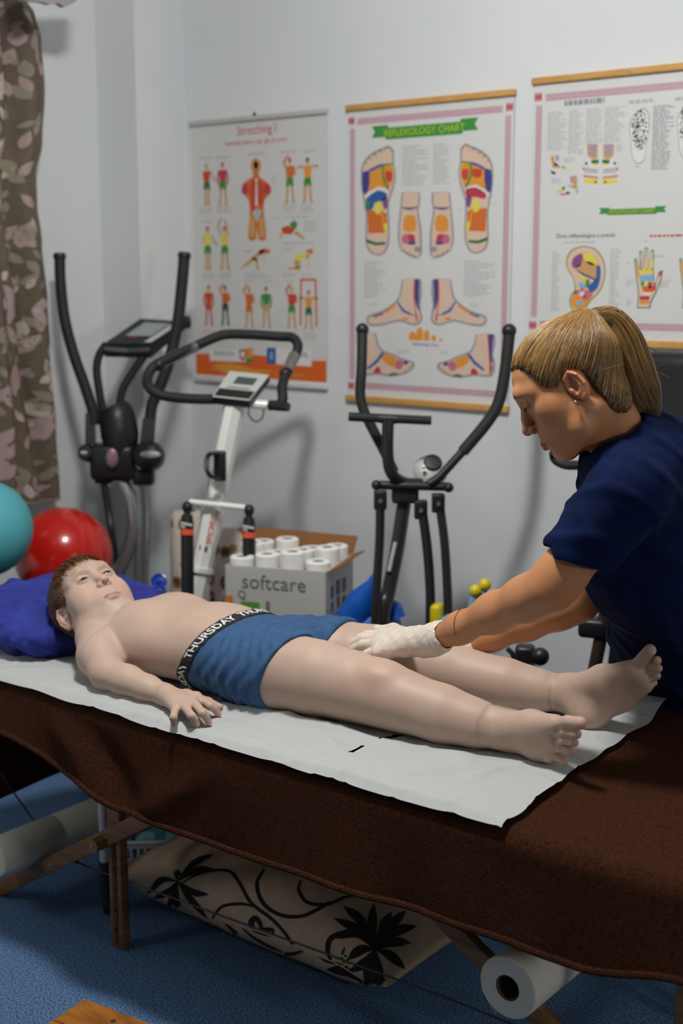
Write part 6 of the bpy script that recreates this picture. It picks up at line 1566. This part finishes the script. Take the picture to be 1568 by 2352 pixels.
tm.build('waistband_lettering', mat('white_lettering', '#d6d5d3', 0.7), wb, smooth=False)['kind'] = 'stuff'
# ================================================================== the therapist leaning over the table
RW = np.array([[-0.425, -0.732, -0.532], [0.893, -0.434, -0.117], [-0.146, -0.525, 0.838]])
u0, _s, v0 = np.linalg.svd(RW); RW = u0@v0
tW = np.array([-1.165, 2.124, 1.346]); sW = 0.98
EO_W, ED_W = 0.0026, 0.0045
PD = lambda px, py, d: np.array(on(px, py, d=d))
WW = lambda p: RW@(np.asarray(p, float)*sW)+tW
neckB = PD(1432,1018,2.44); shL = PD(1446,1128,2.33); shR = shL+.30*nrmz((-.32,.94,.02)); msh = (shL+shR)/2
elL = PD(1262,1352,2.39); wrL = PD(994,1470,2.62)
elR = PD(1330,1380,2.72); wrR = PD(1068,1488,2.85)
belly = PD(1552,1440,2.80); hips = PD(1640,1570,3.02)
WOM = Model()
def arm(S, sh, el, wr, gr=0.0):
    d1, d2 = el-sh, wr-el
    S.chain([(sh, .050+gr), (sh+d1*.45, .0450+gr), (sh+d1*.85, .0400+gr), (el, .0370+gr), (el+d2*.18, .0380+gr), (el+d2*.45, .0340+gr), (el+d2*.75, .0265+gr), (wr, .0225+gr)], k=.03)
arm(WOM, shL, elL, wrL); arm(WOM, shR, elR, wrR)
WOM.chain([(msh*.8+hips*.2, .085), (belly, .09), (hips, .10)], k=.05)
WOM.chain([(shL, .05), (msh, .07), (shR, .05)], k=.03)
legs = []
for q in (-1, 1):
    hp = hips+np.array((q*.085, .03, .02)); kn = np.array((hp[0]+q*.01, hp[1]+.02, .46)); an = np.array((hp[0]+q*.02, hp[1]+.05, .09)); legs.append((hp, kn, an))
    WOM.chain([(hp, .08), (kn, .055), (an, .038), (an+np.array((0,-.13,-.05)), .03)], k=.02)
# neck: tilted forward
nk0 = WW((0,-.030,-.045)); WOM.chain([(nk0, .046), (nk0*.5+neckB*.5, .0455), (neckB, .053)], k=.02)
WOM.chain([(WW((-.045,-.02,-.055)), .016), (neckB+np.array((-.02,-.05,-.02)), .016)], k=.02)
head_ops(WOM, RW, tW, sW, kid=False, eye_open=EO_W, eye_drop=ED_W)
def hand_left(S, g=0.0):
    mc = dict(i=(884,1460,2.765), m=(874,1468,2.745), r=(868,1480,2.72), p=(873,1497,2.69))
    pi_ = dict(i=(846,1460,2.80), m=(836,1468,2.785), r=(834,1482,2.755), p=(845,1502,2.72))
    tp = dict(i=(810,1476,2.825), m=(799,1486,2.815), r=(803,1499,2.785), p=(824,1513,2.745))
    rr = dict(i=.0092, m=.0095, r=.0092, p=.0080)
    for n in 'imrp':
        a, b, c = PD(*mc[n]), PD(*pi_[n]), PD(*tp[n])
        S.cap(wrL, a, .0215+g, .0145+g, k=.018)
        S.chain([(a, rr[n]*1.25+g), (b, rr[n]+g), (b*.4+c*.6+np.array((0,0,.002)), rr[n]*.9+g), (c, rr[n]*.8+g)], k=.0035)
    S.chain([(wrL*.5+PD(*mc['i'])*.5, .016+g), (PD(905,1448,2.80), .013+g), (PD(868,1450,2.835), .0105+g), (PD(838,1458,2.85), .009+g)], k=.006)
def hand_right(S, g=0.0):
    kp = PD(1018,1494,2.885)
    S.cap(wrR, kp, .022+g, .019+g, k=.015)
    for j in range(4):
        a = kp+np.array((-.012, .006+.0*j, .022-.016*j)); b = a+np.array((-.045,.0,-.004)); c = b+np.array((-.030,-.006,-.012))
        S.chain([(a, .012+g), (b, .009+g), (c, .008+g)], k=.004)
    S.chain([(kp, .013+g), (kp+np.array((-.02,-.02,.03)), .011+g), (kp+np.array((-.05,-.035,.030)), .009+g)], k=.005)
hand_left(WOM); hand_right(WOM)
Pw1 = WOM.mesh_n((-1.75,1.92,.02), (-0.80,2.98,1.32), .0045)
Pw2 = WOM.mesh_n((-1.36,1.93,1.165), (-0.99,2.35,1.55), .0014)
cutz = lambda c, g=0.0: (c[:, 2] > 1.20+g) & (c[:, 0] > -1.345+g) & (c[:, 0] < -1.0-g) & (c[:, 1] > 1.945+g) & (c[:, 1] < 2.335-g)
PW, FW, NW = join([cut_mesh(*Pw1, lambda c: ~cutz(c, .006)), cut_mesh(*Pw2, cutz)])
colW = np.tile(lin3('#ba8258'), (len(PW), 1))
LW = to_local(PW, RW, tW, sW); hm = np.linalg.norm(LW, axis=1) < .17
ch = colW[hm].copy(); paint_face(ch, LW[hm], lin3('#9c5a4c'), lin3('#5e4028'), lin3('#1c120c'), lin3('#b87058'), False, EO_W, ED_W, brow_z=-.002); colW[hm] = ch
woman = thing('person', (hips[0], hips[1], 0), 'woman in dark blue scrubs with blonde ponytail leaning over the table in gloves', 'person')
np_object('body', PW, FW, skin_mat('woman_skin', '#ba8258', 0.45, 0.12), woman, colW, normals=NW)
for q in (-1, 1): eyeball('eye', WW((q*.031, .0770, .011)), .0126*sW, RW@np.array((0, 1.0, -0.75)), woman, '#2e3a3a')
lash = []
for q in (-1, 1):
    for j in range(16):
        u_ = (j-7.5)/7.5; b_ = np.array((q*.0315+u_*.0125, .0905-.0035*u_*u_, .0080+.0012*(1-u_*u_)))
        lash.append([WW(b_+np.array((u_*.002*k, .0055*k, -.0045*k+.0015*k*k))) for k in (0, .5, 1.0)])
hair_object('eyelashes', lash, .0005, .0002, mat('lash', '#140d08', 0.6), woman)

# ---- gloves
M_GLOVE = mat('latex_glove', '#cfc3b4', 0.4, col2='#d8cdbf', nscale=40, bump=0.35, bscale=130, bdist=0.003, sss=0.1)
def glove_wr(F, X, Y, Z):
    return F-.0011*np.maximum(np.sin((X*1.3-Y*.9+Z*.7)*120+3.5*np.sin(Y*55+Z*40)), 0)**3*np.clip((X+1.56)/.05, 0, 1)-.0005*np.sin(X*170+Y*150+2*np.sin(Z*90))
GL = Model(); hand_left(GL, .0022); cd_ = nrmz(elL-wrL)
GL.chain([(wrL-cd_*.02, .0265), (wrL+cd_*.012, .0290), (wrL+cd_*.022, .0310)], k=.01)
GL.cap(wrL+cd_*.016, wrL+cd_*.08, .0255, .030, k=.001, mode='s')
GL.post(glove_wr)
gp, gf = GL.mesh((-1.78,1.94,.72), (-1.36,2.26,.93), .0017)
g1 = np_object('glove', gp, gf, M_GLOVE, woman); g1['label'] = 'wrinkled white latex glove on the thigh'
a_, b_, _ = frame_of(cd_); rimc = Vector(wrL+cd_*.0225)
MB().tube([rimc+a_*(.0318*math.cos(k*math.pi/14))+b_*(.0318*math.sin(k*math.pi/14)) for k in range(29)], .0016, n=8).build('cuff_roll', M_GLOVE, g1)
GR = Model(); hand_right(GR, .0022); cr_ = nrmz(elR-wrR); GR.cap(wrR-cr_*.01, wrR+cr_*.012, .027, .029, k=.01)
gp, gf = GR.mesh((-1.72,2.20,.66), (-1.30,2.55,.95), .0022)
np_object('glove', gp, gf, M_GLOVE, woman)
bc = wrL+(elL-wrL)*.30; a_, b_, _ = frame_of(cd_)
MB().tube([Vector(bc+cd_*(.010*math.sin(k*math.pi/16)))+a_*(.0330*math.cos(k*math.pi/16))+b_*(.0330*math.sin(k*math.pi/16)) for k in range(33)], .0007, n=6).build('bracelet', mat('gold', '#8a6420', 0.3, metal=0.9), woman)
MB().ball(WW((-.079,.006,-.030)), .0028, n=12).build('earring', mat('pale_gold', '#d8c49a', 0.2, metal=0.9), woman)

# ---- scrub top and trousers
M_SCRUB = mat('navy_scrubs', '#041233', 0.85, col2='#05173e', nscale=25, bump=0.15, bscale=900, spec=0.12)
def fold(F, X, Y, Z):
    n1 = np.sin((X*.5+Y*1.1+Z*1.6)*46+2.2*np.sin(X*15+Z*6)); n2 = np.sin((X*1.4-Y*.7+Z*.4)*60+1.7*np.sin(Z*22))
    return F-.0045*np.maximum(n1, 0)**2-.0025*np.maximum(n2, 0)**2
TOP = Model()
TOP.chain([(shL, .060), (msh*.5+shL*.5, .078), (msh, .088), (msh*.5+shR*.5, .078), (shR, .062)], k=.04)
TOP.chain([(neckB, .062), (msh, .08)], k=.04); TOP.chain([(neckB, .060), (shL*.55+neckB*.45, .058), (shL, .062)], k=.03); TOP.chain([(neckB, .058), (shR, .058)], k=.03)
back = PD(1540,1085,2.52); TOP.ell(back, .098, k=.06); TOP.ell(PD(1645,1165,2.66), .12, k=.06)
TOP.chain([(msh, .10), (PD(1478,1300,2.56), .105), (belly, .125), (PD(1600,1570,2.96), .135), (hips+np.array((0,.0,-.03)), .135)], k=.06)
TOP.chain([(PD(1645,1165,2.66), .12), (PD(1710,1350,2.85), .13), (hips, .13)], k=.06)
for sh, el in ((shL, elL), (shR, elR)):
    d1 = el-sh; TOP.chain([(sh, .063), (sh+d1*.30, .062), (sh+d1*.62, .0635)], k=.03)
    u_ = nrmz(d1); e0 = sh+d1*.57
    nn_ = nrmz(.45*u_+.55*np.array((0,0,-1.)))
    if sh is shL: TOP.ell(e0+nn_*.150, .14, k=.005, mode='s')
    TOP.cap(e0-u_*.02, e0+u_*.05, .0530, .0600, k=.003, mode='s')
TOP.post(fold)
TOP.cap(neckB+nrmz(nk0-neckB)*.012+np.array((-.012,-.012,0)), nk0, .0605, .066, k=.012, mode='s')
TOP.cap(neckB+np.array((-.055,-.035,-.02)), neckB+np.array((-.085,-.055,-.085)), .035, .012, k=.012, mode='s')
tp_, tf_ = TOP.mesh((-1.45,1.85,.58), (-0.74,3.02,1.36), .0034)
tp_, tf_ = cut_mesh(tp_, tf_, lambda c: c[:, 2] > .60)
np_object('scrub_top', tp_, tf_, M_SCRUB, woman, relax=2)
TR = Model()
for hp, kn, an in legs: TR.chain([(hp+np.array((0,0,.03)), .098), (kn, .075), (an+np.array((0,0,-.01)), .065)], k=.03)
trp, trf = TR.mesh((-1.5,2.4,.03), (-0.70,3.1,.86), .006)
np_object('trousers', trp, trf, mat('navy_trousers', '#0b1830', 0.8, bump=0.2, bscale=700), woman, relax=1)
for hp, kn, an in legs:
    sh_ = Model(); sh_.chain([((an[0], an[1]+.05, .040), .036), ((an[0], an[1]-.05, .042), .042), ((an[0], an[1]-.14, .036), .034)], k=.02)
    sh_.post(lambda F, X, Y, Z: np.maximum(F, .003-Z))
    a1, a2 = sh_.mesh((an[0]-.08, an[1]-.22, -.01), (an[0]+.08, an[1]+.12, .11), .005); np_object('shoe', a1, a2, mat('white_clog', '#c9c9c4', 0.4), woman, relax=1)

# ---- hair combed back into a ponytail
def hairline_w(x, y): return np.interp(y, [-.12,-.085,-.060,-.042,-.031,-.008,.008,.016,.030,.039,.047,.063,.10], [-.070,-.095,-.095,-.078,.006,.028,.018,.002,-.002,.006,.040,.070,.086])
HW = Model(); HW.ell(WW((0,-.012,.040)), np.array((.073,.095,.082))*sW+.0055, RW, .01); HW.ell(WW((0,.032,.042)), np.array((.060,.058,.052))*sW+.0035, RW, .03)
HW.ell(WW((0,-.040,-.032)), np.array((.058,.050,.070))*sW, RW, .02); scr = WW((0,-.078,.092)); HW.cap(WW((0,-.05,.07)), scr, .035, .018, k=.04)
HW.post(hl_post(lambda x, y: hairline_w(x, y)+.004, RW, tW, sW))
pt = [(PD(1347,752,2.385), .016), (PD(1372,734,2.39), .021), (PD(1405,742,2.395), .027), (PD(1432,786,2.40), .034), (PD(1452,846,2.405), .037), (PD(1474,902,2.41), .034), (PD(1492,940,2.415), .022), (PD(1497,956,2.415), .008)]
hP, hF_ = HW.mesh((-1.40,1.98,1.22), (-1.02,2.30,1.56), .0022)
M_WH = mat('dark_blonde_hair', '#4a3114', 0.55)
hw = np_object('hair', hP, hF_, M_WH, woman, relax=2)
hb = bvh_of(hP, hF_); hc = WW((0,-.012,.035)); hL = to_local(hP, RW, tW, sW)
rng = np.random.default_rng(8); paths = []
dEnd = nrmz(scr-hc)
edge_ok = np.where(hL[:, 2] > hairline_w(hL[:, 0], hL[:, 1])-.004)[0]
def surf(d):
    h_ = hb.ray_cast(Vector(hc)+Vector(d)*0.3, -Vector(d))[0]
    return None if h_ is None else np.array(h_)
for i in rng.choice(edge_ok, 4600):
    d0 = nrmz(hP[i]+RW@(np.array((0, .35, -.9))*rng.uniform(0, .007)*(hL[i, 2]-hairline_w(hL[i, 0], hL[i, 1]) < .012))-hc); ang = math.acos(np.clip(d0@dEnd, -1, 1)); 
    if ang < .15: continue
    tgt = nrmz(dEnd+rng.normal(0, .03, 3)); L_ = []; lift = rng.uniform(.0002, .0022)
    end = 1.0 if rng.random() < .6 else rng.uniform(.35, .9)
    for k in range(11):
        q = k/10*end; dd = nrmz(d0*math.sin((1-q)*ang)+tgt*math.sin(q*ang)); s_ = surf(dd)
        if s_ is None: break
        L_.append(s_+dd*lift)
    if len(L_) > 3: paths.append(L_)
M_WS = strand_mat('blonde_strands', .38)
hair_object('hair_strands', paths, .00070, .00055, M_WS, hw, ('#3c260e', '#b58a4c'))
wisps = []
for j in range(34):
    b0 = WW((-.070+.02*rng.random(), rng.uniform(-.10,.07), rng.uniform(-.02,.10))) if j < 20 else np.array(PD(1440+60*rng.random(), 780+150*rng.random(), 2.40))
    s_ = surf(nrmz(b0-hc)) if j < 20 else b0
    if s_ is None: continue
    d_ = nrmz(RW@np.array((-.4, -.6, .2))+rng.normal(0, .5, 3)); n_ = nrmz(s_-hc); L0 = rng.uniform(.02, .05)
    wisps.append([s_+d_*L0*k+n_*(.010*k+.006*math.sin(k*3)) for k in (0, .25, .5, .75, 1)])
hair_object('hair_wisps', wisps, .00022, .00012, M_WS, hw, ('#8a6430', '#d8b888'), 3)
PT = Model(); PT.chain([(p_, r_*.84) for p_, r_ in pt], k=.02); pp, pf = PT.mesh((-1.30,1.95,1.14), (-0.98,2.40,1.56), .0025)
pony = np_object('ponytail', pp, pf, M_WH, woman, relax=3)
spine = [Vector(p) for p, r in pt]; sp = smooth_path(spine, 5); rad = np.interp(np.linspace(0, 1, len(sp)), np.linspace(0, 1, len(pt)), [r for p, r in pt])
view = Vector(_f); paths = []
for j in range(2600):
    a = rng.uniform(0, 2*math.pi); q = math.sqrt(rng.uniform(.55, 1.12)); i0 = int(rng.integers(0, 5)); i1 = int(rng.integers(len(sp)-9, len(sp)-1)); L_ = []; tw = rng.uniform(-.4, .4)
    for i in range(i0, i1, 2):
        T_ = (sp[min(i+1, len(sp)-1)]-sp[max(i-1, 0)]).normalized(); sd = T_.cross(view).normalized(); up_ = sd.cross(T_)
        aa = a+tw*i/len(sp); r_ = rad[i] if i < len(sp)-9 else max(rad[i], rad[len(sp)-9]*(1-(i-len(sp)+9)*.05)*.8)
        L_.append(sp[i]+sd*(math.cos(aa)*r_*q)+up_*(math.sin(aa)*r_*q))
    if len(L_) > 3: paths.append(L_)
hair_object('ponytail_strands', paths, .00075, .0004, M_WS, pony, ('#3c260e', '#b58a4c'), 2)
ft = MB(); ax_ = Vector(pt[1][0]-pt[0][0]).normalized(); a_, b_, _ = frame_of(ax_); c0 = Vector(pt[0][0])
ft.tube([c0+a_*(.021*math.cos(k*math.pi/12))+b_*(.021*math.sin(k*math.pi/12))+ax_*(.003*math.sin(k*1.9)) for k in range(25)], .0085, n=10, smooth=2)
ft.build('scrunchie', mat('lilac_grey_fabric', '#6b5d66', 0.85, col2='#9a8e98', nscale=160, bump=0.5, bscale=300), woman)
MB().ball(Vector(PD(1362,772,2.37)), .011, n=14, sc=(1, .8, 1.1)).build('scrunchie_puff', mat('pale_lilac_fabric', '#a99cab', 0.85), woman)
